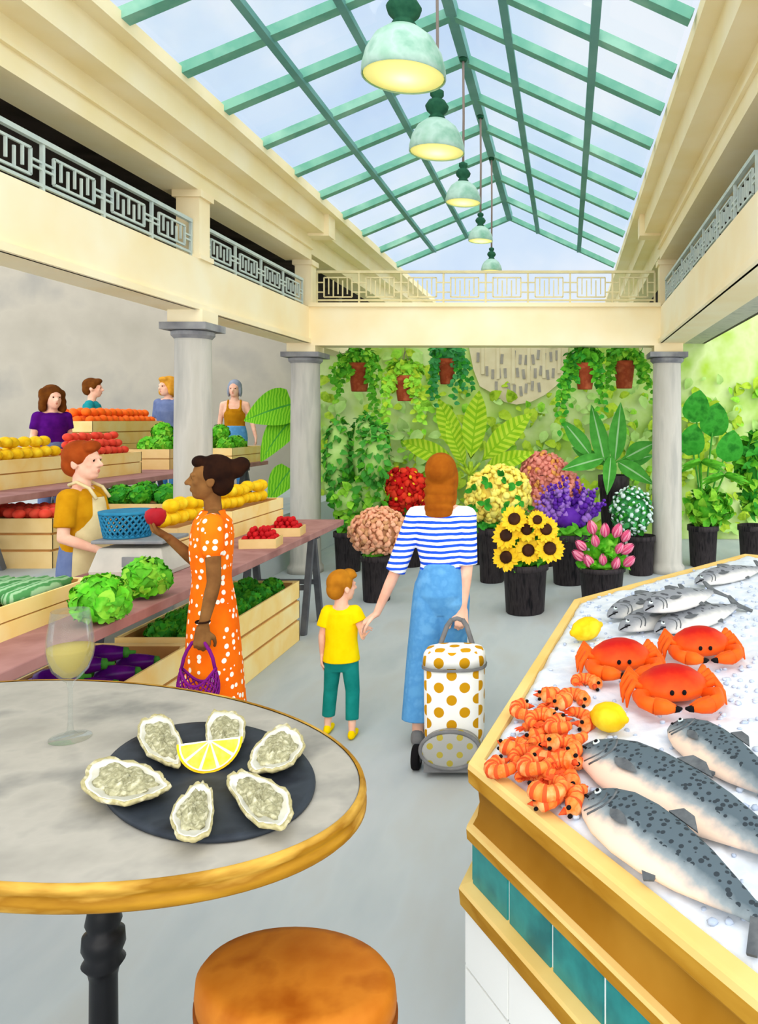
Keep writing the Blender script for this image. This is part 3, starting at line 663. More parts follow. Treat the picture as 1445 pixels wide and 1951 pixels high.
# ---------------------------------------------------------------- market stalls
TZ = .93                                              # brown table top
def trestle(t, org, y, x0, x1, z0, z1, sp=.24):
    g = MB()
    g = MB().bar(V(x0, y, z1 - .03), V(x1, y, z1 - .03), .06, .06); top = g.build('trestle_bar', 'steel_dark', t, org, False)
    for x in (x0 + .06, x1 - .06):
        for sg in (-1, 1):
            MB().bar(V(x, y + sg * .02, z1 - .04), V(x, y + sg * sp, z0 + .002), .05, .05, up=V(1, 0, 0)).build('leg', 'steel_dark', t, org, False)
    for sg in (-1, 1):
        u = .55; MB().bar(V(x0 + .06, y + sg * sp * u, z1 + (z0 - z1) * u), V(x1 - .06, y + sg * sp * u, z1 + (z0 - z1) * u), .04, .04).build('cross_bar', 'steel_dark', t, org, False)
def table(label, x0, x1, y0, y1, z0, z, legs, th=.055):
    org = V((x0 + x1) / 2, (y0 + y1) / 2, z0); t = thing('trestle_table', label, 'table', org, 0, 'brown trestle tables of the market stall')
    o = MB().lohi((x0, y0, z - th), (x1, y1, z)).build('table_top', 'table_brown', t, org, False); autosharp(o, .006)
    for y in legs: trestle(t, org, y, x0 + .1, x1 - .1, z0, z - th)
    return t
table('long reddish brown trestle table behind the woman in the orange dress', -3.02, -2.15, 2.5, 7.6, 0, TZ, (2.72, 7.15))
UZ = PL + .60
table('reddish brown trestle table on the raised floor carrying tomatoes and greens', -5.36, -4.32, 5.4, 11.4, PL, UZ, (6.0, 10.95))
table('narrow trestle table at the very back under the orange crates', -6.35, -5.52, 9.25, 11.2, PL, UZ, (9.6, 10.9))
def crate(label, x0, x1, y0, y1, z0, h, fill, rows=3, m='crate', group=None):
    """fill: height of the board inside that carries the goods."""
    org = V((x0 + x1) / 2, (y0 + y1) / 2, z0); t = thing('wooden_crate', label, 'crate', org, 0, group or 'wooden crates of the market stall'); e = .014
    for ax, p, a, b in (('x', x0, y0, y1), ('x', x1, y0, y1), ('y', y0, x0, x1), ('y', y1, x0, x1)):
        g = MB(); sgn = 1 if p in (x1, y1) else -1; gap = h * .05
        for r in range(rows):
            za = z0 + h * r / rows + (gap if r else 0); zb = z0 + h * (r + 1) / rows
            lo, hi = (p - e / 2, a), (p + e / 2, b)
            if ax == 'x': g.lohi((p - (e if sgn > 0 else 0), a + .004, za), (p + (0 if sgn > 0 else e), b - .004, zb))
            else: g.lohi((a, p - (e if sgn > 0 else 0), za), (b, p + (0 if sgn > 0 else e), zb))
        q = p - sgn * (e + .003)
        if ax == 'x': g.lohi((q - .003, a + .02, z0 + .005), (q + .003, b - .02, z0 + h * .97), 1)
        else: g.lohi((a + .02, q - .003, z0 + .005), (b - .02, q + .003, z0 + h * .97), 1)
        g.build('side_panel', [m, 'crate_gap'], t, org, False)
    for x in (x0 + .035, x1 - .035):
        for y in (y0 + .035, y1 - .035): MB().lohi((x - .012, y - .012, z0), (x + .012, y + .012, z0 + h * .98)).build('corner_post', m, t, org, False)
    MB().lohi((x0 + .02, y0 + .02, z0 + fill - .012), (x1 - .02, y1 - .02, z0 + fill)).build('base_board', 'crate_gap', t, org, False)
    return t
def heap(x0, x1, y0, y1, z, r, layers, inset=.03):
    """centres of balls of radius r heaped on z"""
    out = []
    for L in range(layers):
        i = inset + L * r * .95; ny = max(1, int((y1 - y0 - 2 * i) / (2.02 * r))); nx = max(1, int((x1 - x0 - 2 * i) / (2.02 * r)))
        if x1 - x0 - 2 * i < 1.6 * r or y1 - y0 - 2 * i < 1.6 * r: break
        for a in range(nx):
            for b in range(ny):
                k = 2.1 if L else 2.02; out.append(V((x0 + x1) / 2 + (a - (nx - 1) / 2) * k * r + uni(-.22, .22) * r * bool(L), (y0 + y1) / 2 + (b - (ny - 1) / 2 + (.22 if (a + L) % 2 else -.22)) * k * r + uni(-.3, .3) * r * bool(L), z + r + L * 1.45 * r + uni(0, .3) * r))
    return out
def pour(proto, pts, label, cat, group, r0, first=[None]):
    for i, p in enumerate(pts):
        o = dup(proto, p, uni(0, 6.28), uni(.92, 1.04), label, group); o['category'] = cat
def ball(name, m, r, sq=.92, nub=None):
    g = MB(); g.ell((0, 0, 0), (r, r, r * sq), 0, 14, 10, None, .015)
    o = g.build(name, m)
    if nub: MB().lathe([(.001, r * sq * 1.06), (r * .1, r * sq * .98), (r * .34, r * sq * .9), (r * .2, r * sq * .86)], n=5).build('stalk', nub, o)
    return o
SPARE = []
def lettuce(name, ma, r=.14, flat=1.):
    """a loose ball of ruffled leaves"""
    g = MB(); c = V(0, 0, r * .78 * flat); g.ell(c, (r * .8, r * .8, r * .72 * flat), 0, 16, 10, None, .06); n = 110; ga = PI * (3 - math.sqrt(5))
    for i in range(n):
        z = 1 - 1.75 * (i + .5) / n; a = i * ga; q = math.sqrt(1 - z * z); d = V(math.cos(a) * q, math.sin(a) * q, z)
        tan = d.cross(rdir()).normalized(); L = r * uni(.34, .56); p = c + V(d.x * r * .8, d.y * r * .8, d.z * r * .74 * flat)
        b = p - tan * L * .5 - d * r * .06; t = p + tan * L * .5 + d * r * uni(.02, .24); t.z = max(t.z, .012); b.z = max(b.z, .004)
        m0 = len(g.v); g.leaf(b, t, L * 1.1, d, 6, 'round', uni(.05, .2), uni(-.3, .35), R.choice((0, 0, 1, 2)))
        for k in range(m0, len(g.v)):
            if (k - m0) % 4 in (0, 3): g.v[k] = g.v[k] + d * r * uni(-.05, .07)
            g.v[k].z = max(g.v[k].z, .003)
    return g.build(name, ma)
LET = lettuce('lettuce', ['lettuce', 'green_lime', 'green'])
LET2 = lettuce('lettuce', ['green', 'lettuce_dark', 'green_dark'])
ORA = ball('orange', 'orange', .058); TOM = ball('tomato', 'tomato', .05, .84, 'green_deep'); LEM = ball('lemon', 'lemon', .062, .85)
BER = ball('strawberry', 'berry', .021, 1.2)
PROTOS = [LET, LET2, ORA, TOM, LEM, BER]
def put_all(proto, pts, label, cat, group, sc=(.92, 1.04)):
    for p in pts: o = dup(proto, p, uni(0, 6.28), uni(*sc), label, group); o['category'] = cat
# --- upper tier, on the raised floor
def stocked(label, x0, x1, y0, y1, z0, h, proto, r, layers, plabel, pcat, pgroup, rows=2, fill=None, m='crate', sc=(.92, 1.03)):
    fill = h - r * .55 if fill is None else fill
    crate(label, x0, x1, y0, y1, z0, h, fill, rows, m)
    put_all(proto, heap(x0, x1, y0, y1, z0 + fill, r * 1.04, layers), plabel, pcat, pgroup, sc)
for k in range(2):
    crate(('lower crate under the oranges at the back of the stall', 'wooden crate heaped with oranges on top of another crate')[k], -6.22, -5.62, 9.32, 10.95, UZ + .29 * k, .285, .23, 2)
put_all(ORA, heap(-6.22, -5.62, 9.32, 10.95, UZ + .29 + .23, .062, 2), 'orange heaped in the topmost crate at the back of the stall', 'orange', 'oranges in the back crate')
stocked('wooden crate full of red tomatoes on the raised stall table', -5.18, -4.74, 7.68, 8.78, UZ, .235, TOM, .05, 3, 'red tomato heaped in the crate behind the ginger haired seller', 'tomato', 'tomatoes on the raised stall')
stocked('wooden crate of yellow lemons in front of the woman in purple', -5.18, -4.74, 6.2, 7.6, UZ, .25, LEM, .062, 2, 'yellow lemon in the crate before the woman in purple', 'lemon', 'lemons on the raised stall')
def greens(label, x0, x1, y0, y1, z0, h, proto, pts, plabel, pgroup, sc, fill, rows=2, m='crate'):
    crate(label, x0, x1, y0, y1, z0, h, fill, rows, m)
    for (px, py, dz) in pts: dup(proto, (px, py, z0 + fill + dz), uni(0, 6), sc * uni(.93, 1.05), plabel, pgroup)['category'] = 'lettuce'
greens('tan crate of green lettuce on the raised stall, left of the near column', -5.3, -4.72, 9.35, 10.2, UZ, .24, LET, [(-5.1, 9.6, 0), (-4.9, 9.85, 0), (-5.12, 10.0, 0), (-4.92, 9.55, .0), (-5.02, 9.78, .17)], 'bright green lettuce in the raised crate left of the near column', 'lettuces left of the near column', .98, .17, 2, 'crate_tan')
greens('wooden crate of green lettuce at the right end of the raised stall table', -5.0, -4.38, 10.3, 11.3, UZ, .22, LET, [(-4.83, 10.5, 0), (-4.55, 10.5, 0), (-4.83, 10.85, 0), (-4.55, 10.85, 0), (-4.7, 11.1, 0), (-4.7, 10.68, .16)], 'bright green lettuce in the raised crate right of the near column', 'lettuces right of the near column', .95, .15)
# --- crates standing on the edge of the raised floor
greens('tan crate of flat green leaves behind the blue basket', -4.42, -3.62, 7.2, 7.9, PL, .42, LET2, [(-4.25, 7.5, 0), (-4.02, 7.42, .02), (-3.8, 7.5, 0), (-4.12, 7.7, .02), (-3.9, 7.72, 0)], 'flat green lettuce in the tan crate behind the blue basket', 'lettuces behind the blue basket', .86, .37, 3, 'crate_tan')
stocked('tan crate of red tomatoes left of the ginger haired seller', -4.95, -4.12, 6.3, 6.9, PL, .40, TOM, .05, 1, 'red tomato in the crate left of the ginger haired seller', 'tomato', 'tomatoes left of the seller', 3, None, 'crate_tan')
# --- on the long brown table
stocked('long wooden crate of lemons behind the woman in orange', -3.02, -2.70, 6.35, 7.5, TZ, .22, LEM, .062, 2, 'yellow lemon in the long crate behind the woman in orange', 'lemon', 'lemons behind the woman in orange', 2)
stocked('small tan crate of big lemons beside the apple held up', -3.02, -2.72, 5.5, 6.25, TZ, .20, LEM, .062, 2, 'yellow lemon in the small crate next to the red apple', 'lemon', 'lemons next to the apple', 2, None, 'crate_tan')
for (px, py, lb, gl) in ((498, 1041, 'nearer tan punnet of strawberries on the brown table', 'strawberries in the nearer punnet'), (546, 1019, 'farther tan punnet of strawberries on the brown table', 'strawberries in the farther punnet')):
    c = onz(px, py, TZ); t = thing('fruit_punnet', lb, 'punnet', c, .12, 'strawberry punnets'); a, b, h = .13, .11, .07
    for i, (cx, cy, sx, sy) in enumerate(((-a, 0, .01, 2 * b), (a, 0, .01, 2 * b), (0, -b, 2 * a, .01), (0, b, 2 * a, .01))): MB().box((cx, cy, h / 2), (sx, sy, h)).build('side_panel', 'crate_tan', t, None, False)
    MB().box((0, 0, .028), (2 * a - .02, 2 * b - .02, .012)).build('base_board', 'crate_tan', t, None, False)
    put_all(BER, [c + p for p in heap(-a, a, -b, b, .036, .023, 3, .012)], lb.replace('tan punnet of strawberries on', 'punnet of strawberries on').replace('nearer punnet of strawberries', 'red strawberry in the nearer punnet').replace('farther punnet of strawberries', 'red strawberry in the farther punnet'), 'strawberry', gl, (.95, 1.15))
dup(LET, onz(184, 1188, TZ) + V(.02, 0, .002), .4, .98, 'round green lettuce on the brown table next to the wine glass', 'lettuces on the brown table')['category'] = 'lettuce'
dup(LET, onz(279, 1140, TZ) + V(0, 0, .002), 2.2, .93, 'round green lettuce on the brown table in front of the scale', 'lettuces on the brown table')['category'] = 'lettuce'
crate('wooden crate of striped marrows at the left edge', -2.98, -2.44, 2.9, 4.05, TZ, .15, .10, 2)
g = MB(); g.tube([V(0, -.22, 0), V(0, -.2, 0), V(.005, 0, 0), V(0, .2, 0), V(0, .22, 0)], [.012, .035, .044, .035, .012], 14)
cuc = g.build('marrow', 'melon'); MB().tube([V(0, .215, 0), V(.004, .25, .01)], .009, 6).build('stalk', 'green_deep', cuc); PROTOS.append(cuc)
for i in range(5):
    for j in range(2): dup(cuc, (-2.90 + i * .095, 3.22 + j * .53, TZ + .10 + .046), uni(-.04, .04), 1, 'pale striped green marrow in the crate at the left edge', 'striped marrows')['category'] = 'marrow'
# scale with the blue basket
sc0 = V(-2.69, 4.98, TZ); t = thing('weighing_scale', 'grey weighing scale with dark flat pan on the brown table', 'scale', sc0)
g = MB(); n = 4
secs = [(0, .23, .17), (.03, .235, .175), (.15, .20, .145), (.17, .19, .135)]
g.rings([[V(sx * a, sy * b, z) for sx, sy in ((-1, -1), (1, -1), (1, 1), (-1, 1))] for z, a, b in secs])
autosharp(g.build('scale_body', 'scale_body', t, None, False), .008)
MB().box((0, 0, .185), (.05, .05, .04)).build('pan_support', 'steel_dark', t, None, False)
autosharp(MB().box((0, 0, .21), (.44, .34, .022)).build('weighing_pan', 'scale_plate', t, None, False), .006)
MB().box((.05, -.163, .09), (.16, .012, .06)).build('dial', 'scale_plate', t, None, False)
bc = V(-2.78, 4.98, TZ + .222); t = thing('plastic_basket', 'round blue lattice basket standing on the weighing scale', 'basket', bc)
g = MB(); h, r0, r1 = .165, .13, .155; rr = lambda z: r0 + (r1 - r0) * z / h
for k in range(26):
    for sg in (-1, 1):
        a0 = 2 * PI * k / 26; g.tube([V(math.cos(a0 + sg * u * .75) * rr(u * h), math.sin(a0 + sg * u * .75) * rr(u * h), .012 + u * (h - .024)) for u in (0, .25, .5, .75, 1)], .0072, 5)
g.build('lattice', 'blue_basket', t)
MB().lathe([(r1 * .97, h - .02), (r1 * 1.04, h - .018), (r1 * 1.05, h), (r1 * .98, h)], n=40).build('rim', 'blue_basket', t)
MB().lathe([(.001, 0), (r0 * 1.03, 0), (r0 * 1.05, .022), (r0 * .95, .022), (r0 * .9, .008), (.001, .008)], n=40).build('base', 'blue_basket', t)
# --- floor crates under the table edge
greens('big wooden crate of dark green leaves standing on the floor', -2.86, -2.29, 4.98, 6.75, .002, .51, LET2,
       [(-2.46 - .22 * (i % 2), 5.16 + .235 * (i // 2) + .05 * (i % 2), .0) for i in range(14)], 'dark green leaf lettuce in the big floor crate', 'lettuces in the floor crate', .74, .40, 3)
crate('wooden floor crate of eggplants behind the bistro table', -2.92, -2.32, 3.15, 4.86, .002, .51, .40, 3)
g = MB(); g.lathe([(.001, -.16), (.045, -.15), (.068, -.10), (.07, -.04), (.058, .03), (.044, .09), (.034, .12), (.001, .13)], (0, 0, 0), 18)
for i, p in enumerate(g.v): g.v[i] = V(p.x + .6 * p.z * p.z, p.z, p.y)
egg = g.build('eggplant', 'eggplant')
g = MB(); g.lathe([(.037, .105), (.042, .10), (.036, .13), (.014, .14), (.012, .18), (.001, .182)], (0, 0, 0), 10)
for i, p in enumerate(g.v): g.v[i] = V(p.x + .6 * p.z * p.z, p.z, p.y)
g.build('calyx', 'green_deep', egg); PROTOS.append(egg)
for i in range(2):
    for j in range(7): dup(egg, (-2.765 + i * .265, 3.34 + j * .212, .402 + .068), -PI / 2 + (.42 if j % 2 else .3), .78, 'shiny purple eggplant in the floor crate behind the bistro table', 'eggplants in the floor crate')['category'] = 'eggplant'
for j in range(6): dup(egg, (-2.62, 3.44 + j * .212, .402 + .152), -PI / 2 + .35, .78, 'shiny purple eggplant lying on top of the eggplant crate', 'eggplants on top')['category'] = 'eggplant'
# ---------------------------------------------------------------- bistro table
BZ = 1.05
def ellipse_px(cx, cy, a, b, n, Z, tilt=0): return [onz(cx + a * math.cos(2 * PI * i / n), cy - b * math.sin(2 * PI * i / n), Z) for i in range(n)]
def grow(poly, k):
    c = sum(poly, V(0, 0, 0)) / len(poly); return [c + (p - c) * (1 + k / (p - c).length) for p in poly]
tb = ellipse_px(112, 1491, 580, 196, 96, BZ); cpost = V(-1.165, 1.98, 0)
t = thing('bistro_table', 'oval grey stone bistro table with gold rim on a black iron post', 'table', cpost)
g = MB(); rs = [[V(p.x, p.y, z) for p in grow(tb, k)] for k, z in ((-.02, BZ - .03), (-.008, BZ - .03), (-.008, BZ - .001), (-.012, BZ))]
g.rings(rs); g.build('table_top', 'stone', t, cpost)
g = MB(); rs = [[V(p.x, p.y, BZ + z) for p in grow(tb, k)] for k, z in ((-.007, .001), (.0, .002), (.006, -.004), (.009, -.015), (.004, -.02), (.004, -.027), (.009, -.032), (.009, -.046), (.002, -.052), (-.03, -.052), (-.03, -.04))]
g.rings(rs, 0, False); g.build('rim', 'brass', t, cpost)
MB().lathe([(.13, .98), (.12, .995), (.05, .96), (.034, .94), (.034, .67), (.036, .66), (.042, .63), (.035, .61), (.048, .60), (.05, .57), (.04, .545), (.05, .53), (.036, .51), (.032, .49), (.034, .15), (.05, .1)][::-1], (0, 0, 0), 28).build('post', 'iron', t)
MB().lathe([(.24, 0), (.25, .012), (.2, .03), (.07, .07), (.04, .12), (.03, .13)], (0, 0, 0), 32).build('foot', 'iron', t)
# slate plate
pl = ellipse_px(396, 1487, 206, 112, 72, BZ + .012); pc = sum(pl, V(0, 0, 0)) / 72; pc.z = BZ
t = MB()
rs = [[V(p.x, p.y, BZ + z) for p in grow(pl, k)] for k, z in ((-.01, .001), (-.001, .003), (0, .008), (-.003, .013), (-.02, .0125))]
o = t.rings(rs).build('serving_plate', 'slate', None, pc); tag(o, 'oval black slate plate under the oysters on the bistro table', 'plate')
# oysters
def oyster(cx, cy, a, b, ang, label):
    Z0 = BZ + .0145; al = math.radians(ang); n = 44; poly = []; seed = uni(0, 9)
    for i in range(n):
        th = 2 * PI * i / n; u, v = math.cos(th), math.sin(th); tp_ = 1 - .32 * u
        k = 1 + .035 * math.sin(5 * th + seed) + .03 * math.sin(9 * th + seed * 2) + .015 * math.sin(17 * th + seed)
        x, y = a * u * k, b * v * tp_ * k
        px, py = cx + x * math.cos(al) - y * math.sin(al), cy + x * math.sin(al) + y * math.cos(al)
        poly.append(onz(px, py, Z0 + .022))
    c = sum(poly, V(0, 0, 0)) / n; c.z = Z0
    t = thing('oyster', label, 'oyster', c, 0, 'oysters on the slate plate')
    def ring(k, z, wob=0): return [V(c.x + (p.x - c.x) * k, c.y + (p.y - c.y) * k, Z0 + z + wob * math.sin(i * 2.1 + seed) * .003) for i, p in enumerate(poly)]
    MB().rings([ring(.5, 0), ring(.72, .004), ring(.92, .014), ring(1.0, .022, 1), ring(.97, .027, 1), ring(.9, .024), ring(.86, .018)], 0).build('shell', 'oyster_rim', t, c)
    MB().rings([ring(.905, .0225), ring(.90, .0255), ring(.80, .021), ring(.6, .017), ring(.2, .016)], 0).build('shell_lining', 'nacre', t, c)
    g = MB(); rs = []
    for k, z in ((.66, .018), (.70, .023), (.62, .029), (.52, .026), (.46, .029), (.34, .034), (.24, .031), (.12, .034)):
        rs.append([V(c.x + (p.x - c.x) * k * (1 + .07 * math.sin(i * .9 + k * 20 + seed)), c.y + (p.y - c.y) * k * (1 + .07 * math.sin(i * .9 + k * 20 + seed)), Z0 + z + .0025 * math.sin(i * 1.3 + k * 9)) for i, p in enumerate(poly)])
    g.rings(rs).build('oyster_flesh', 'oyster_meat', t, c)
oyster(240, 1490, 84, 41, 4, 'long oyster on the left of the plate, its tip pointing at the lemon')
oyster(310, 1414, 56, 36, 52, 'oyster at the upper left of the plate beside the lemon wedge')
oyster(428, 1400, 46, 38, 100, 'oyster at the far side of the plate behind the lemon wedge')
oyster(524, 1432, 60, 36, 147, 'oyster at the upper right of the plate, small and tilted')
oyster(494, 1521, 74, 40, 217, 'broad oyster at the lower right of the plate')
oyster(371, 1546, 58, 39, -70, 'oyster nearest the front edge of the plate')
# lemon wedge
lc = onz(399, 1468, BZ + .0145); r = .072; t = thing('lemon_wedge', 'half slice of lemon standing among the oysters', 'lemon', lc); t.rotation_euler = (math.radians(-24), 0, math.radians(20))
def halfdisc(g, r, y0, y1, c=(0, 0, .066), a0=PI, a1=2 * PI, n=20, mi=0, taper=1.):
    p = [V(math.cos(a0 + (a1 - a0) * i / n), 0, math.sin(a0 + (a1 - a0) * i / n)) for i in range(n + 1)]; c = Vector(c); m = len(p) + 1
    vs = [c + V(0, y0, 0)] + [c + q * r + V(0, y0, 0) for q in p] + [c + V(0, y1, 0)] + [c + q * r * taper + V(0, y1, 0) for q in p]
    fs = [tuple(range(m - 1, -1, -1)), tuple(range(m, 2 * m))] + [(i, (i + 1) % m, m + (i + 1) % m, m + i) for i in range(m)]
    g.add(vs, fs, mi)
g = MB(); halfdisc(g, r, -.006, .026, taper=.62); g.build('rind', 'lemon', t, None, False)
g = MB(); halfdisc(g, r * .93, -.008, .0); g.build('pith', 'pith', t, None, False)
for k in range(5):
    a = PI + PI * (k + .06) / 5; g = MB(); m_ = a + PI * .44 / 5
    halfdisc(g, r * .80, -.0105, 0, V(math.cos(m_) * .005, 0, .066 - .001 + math.sin(m_) * .005), a, a + PI * .88 / 5, 6); g.build('flesh_segment', 'lemon_flesh', t, None, False)
# wine glass
wc = onz(134, 1407, BZ); wc.z = BZ + .001; t = thing('wine_glass', 'glass of white wine on the grey stone table', 'glass', wc); k = 720 / (F / wc.y)
prof = [(.001, .0), (.05, .0), (.05, .003), (.02, .008), (.008, .02), (.0058, .05), (.0058, .13), (.009, .148), (.022, .158), (.042, .18), (.053, .21), (.057, .235), (.055, .27), (.049, .31), (.045, .338),
        (.043, .338), (.047, .31), (.053, .27), (.055, .235), (.051, .212), (.040, .184), (.02, .163), (.001, .156)]
MB().lathe([(a * k, b * k) for a, b in prof], n=40).build('glass_bowl', 'glass', t)
MB().lathe([(a * k, b * k) for a, b in ((.001, .1575), (.019, .1645), (.039, .185), (.05, .2125), (.0538, .233), (.054, .242), (.001, .242))], n=40).build('wine', 'wine', t)
# stool
SZ = .72; so = [onz(563 + 194 * math.cos(q * PI / 28), 1858 - 103 * math.sin(q * PI / 28), SZ) for q in range(56)]; st = sum(so, V(0, 0, 0)) / 56; st.z = 0; r = .2; t = thing('bar_stool', 'round stool with tan leather seat in front of the bistro table', 'stool', st)
def srings(pr): return [[V((p.x - st.x) * k, (p.y - st.y) * k, z) for p in so] for k, z in pr]
MB().rings(srings([(.94, SZ - .075), (.99, SZ - .07), (1, SZ - .05), (.985, SZ - .02), (.93, SZ - .005), (.8, SZ), (.02, SZ + .004)])).build('seat', 'leather', t)
MB().rings(srings([(.96, SZ - .095), (1.01, SZ - .09), (1.01, SZ - .072), (.96, SZ - .07)])).build('seat_band', 'leather_dark', t)
for a in range(4):
    e = V(math.cos(PI / 4 + a * PI / 2), math.sin(PI / 4 + a * PI / 2), 0); MB().tube([e * r * .75 + V(0, 0, SZ - .08), e * r * .9 + V(0, 0, .0)], .014, 10).build('leg', 'iron', t)
MB().tube([V(math.cos(q * PI / 16) * r * .9, math.sin(q * PI / 16) * r * .9, .26) for q in range(32)], .009, 8, 0, False, True).build('foot_ring', 'iron', t)
# ---------------------------------------------------------------- fish counter
FZ = .90
P1, P2, P3 = onz(893, 1457, FZ), onz(1093, 1146, FZ), onz(1352, 1076, FZ); Pn = onz(1347, 1832, FZ)
P0 = P1 + (Pn - P1) * 1.55; P4 = P3 + (P3 - P2) * .35
poly = [P0, P1, P2, P3, P4, V(1.75, P4.y - .3, FZ), V(1.75, P0.y, FZ)]
def inset(poly, o):
    n = len(poly); out = []
    for i in range(n):
        a, b, c = poly[i - 1], poly[i], poly[(i + 1) % n]; d1 = (b - a); d1.z = 0; d1.normalize(); d2 = (c - b); d2.z = 0; d2.normalize()
        n1, n2 = V(-d1.y, d1.x, 0), V(-d2.y, d2.x, 0); m = (n1 + n2); m.normalize(); out.append(b + m * (o / max(.3, m.dot(n1))))
    return out
area = sum(poly[i - 1].x * poly[i].y - poly[i].x * poly[i - 1].y for i in range(len(poly)))
SG = 1 if area < 0 else -1                               # positive offset goes outwards
fc = V(.6, 2.6, 0); t = thing('fish_counter', 'gold framed fish counter with teal tiles heaped with ice', 'counter', fc)
def band(name, m, prof, sm=False):
    g = MB(); g.rings([[V(p.x, p.y, z) for p in inset(poly, SG * o)] for o, z in prof], 0, False)
    return g.build(name, m, t, fc, sm)
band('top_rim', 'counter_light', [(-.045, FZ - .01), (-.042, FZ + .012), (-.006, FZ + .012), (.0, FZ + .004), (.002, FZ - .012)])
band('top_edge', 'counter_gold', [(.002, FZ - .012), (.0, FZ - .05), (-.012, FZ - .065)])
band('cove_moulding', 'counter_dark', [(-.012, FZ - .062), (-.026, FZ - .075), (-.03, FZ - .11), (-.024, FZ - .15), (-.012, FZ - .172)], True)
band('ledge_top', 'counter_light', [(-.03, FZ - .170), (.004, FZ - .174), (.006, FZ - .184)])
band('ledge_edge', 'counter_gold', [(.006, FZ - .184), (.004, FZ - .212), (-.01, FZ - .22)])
band('grout_upper', 'tile_white', [(-.014, FZ - .215), (-.014, FZ - .36)])
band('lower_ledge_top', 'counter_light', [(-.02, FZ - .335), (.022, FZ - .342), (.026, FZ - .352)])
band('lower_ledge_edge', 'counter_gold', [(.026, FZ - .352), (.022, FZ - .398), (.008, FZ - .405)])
band('grout_lower', 'grout_grey', [(.004, FZ - .40), (.004, .002)])
def tiles(name, m, z0, z1, off, wt, gap, sgs, lean=0.):
    ip = inset(poly, SG * off)
    for i in sgs:
        a, b = ip[i], ip[i + 1]; L = Vector((b.x - a.x, b.y - a.y, 0)); n = max(1, round(L.length / wt)); u = L.normalized(); w = L.length / n; nr = V(u.y, -u.x, 0)
        if nr.dot(a - fc) < 0: nr = -nr
        for k in range(n):
            p = a + u * (w * k + gap / 2); q = a + u * (w * (k + 1) - gap / 2)
            MB().add([V(p.x, p.y, z0), V(q.x, q.y, z0), V(q.x, q.y, z1), V(p.x, p.y, z1)] + [V(p.x, p.y, z0) + nr * .006, V(q.x, q.y, z0) + nr * .006, V(q.x, q.y, z1) + nr * .006, V(p.x, p.y, z1) + nr * .006],
                     [(0, 1, 2, 3), (7, 6, 5, 4), (0, 4, 5, 1), (1, 5, 6, 2), (2, 6, 7, 3), (3, 7, 4, 0)]).build(name, m, t, fc, False)
tiles('teal_tile', 'tile_teal', FZ - .336, FZ - .222, -.014, .225, .014, (0, 1))
tiles('white_tile', 'tile_white', FZ - .57, FZ - .406, .004, .25, .008, (0, 1))
tiles('white_tile', 'tile_white', FZ - .74, FZ - .578, .004, .25, .008, (0, 1))
tiles('white_tile', 'tile_white', .01, FZ - .748, .004, .25, .008, (0, 1))
# ice
from mathutils import noise as mn
ip = inset(poly, SG * -.046); g = MB()
def inside(p, pol):
    r = False; j = len(pol) - 1
    for i in range(len(pol)):
        if (pol[i].y > p.y) != (pol[j].y > p.y) and p.x < (pol[j].x - pol[i].x) * (p.y - pol[i].y) / (pol[j].y - pol[i].y) + pol[i].x: r = not r
        j = i
    return r
cc = V(.75, 2.6, 0)
def ice_z(x, y): return FZ + .012 + .012 * mn.noise(V(x * 9, y * 9, 0)) + .006 * mn.noise(V(x * 30, y * 30, 4))
ringn = 34; out = []
per = []
for i in range(len(ip)):
    a, b = ip[i], ip[(i + 1) % len(ip)]; m_ = max(2, int((b - a).length / .03))
    per += [a.lerp(b, k / m_) for k in range(m_)]
rs = []
for k in range(ringn + 1):
    u = 1 - k / ringn * .995; row = []
    for p in per:
        q = cc + (V(p.x, p.y, 0) - cc) * u; q.z = ice_z(q.x, q.y) - (.012 if k == 0 else 0); row.append(q)
    rs.append(row)
g.rings([[V(p.x, p.y, FZ - .03) for p in per]] + rs)
for _ in range(1300):
    q = V(uni(-.3, 1.1), uni(.9, 5.2), 0)
    if not inside(q, inset(poly, SG * -.07)): continue
    s_ = uni(.006, .013); g.ell((q.x, q.y, ice_z(q.x, q.y) + s_ * .3), (s_, s_ * uni(.7, 1.2), s_ * .6), 1, 6, 4, Matrix.Rotation(uni(0, 3), 3, 'Z'), .2)
tag(g.build('crushed_ice', ['ice', 'ice_shade'], None, V(.6, 2.6, FZ)), 'bed of crushed white ice on the fish counter', 'ice', None, 'stuff')
IZ = FZ + .022
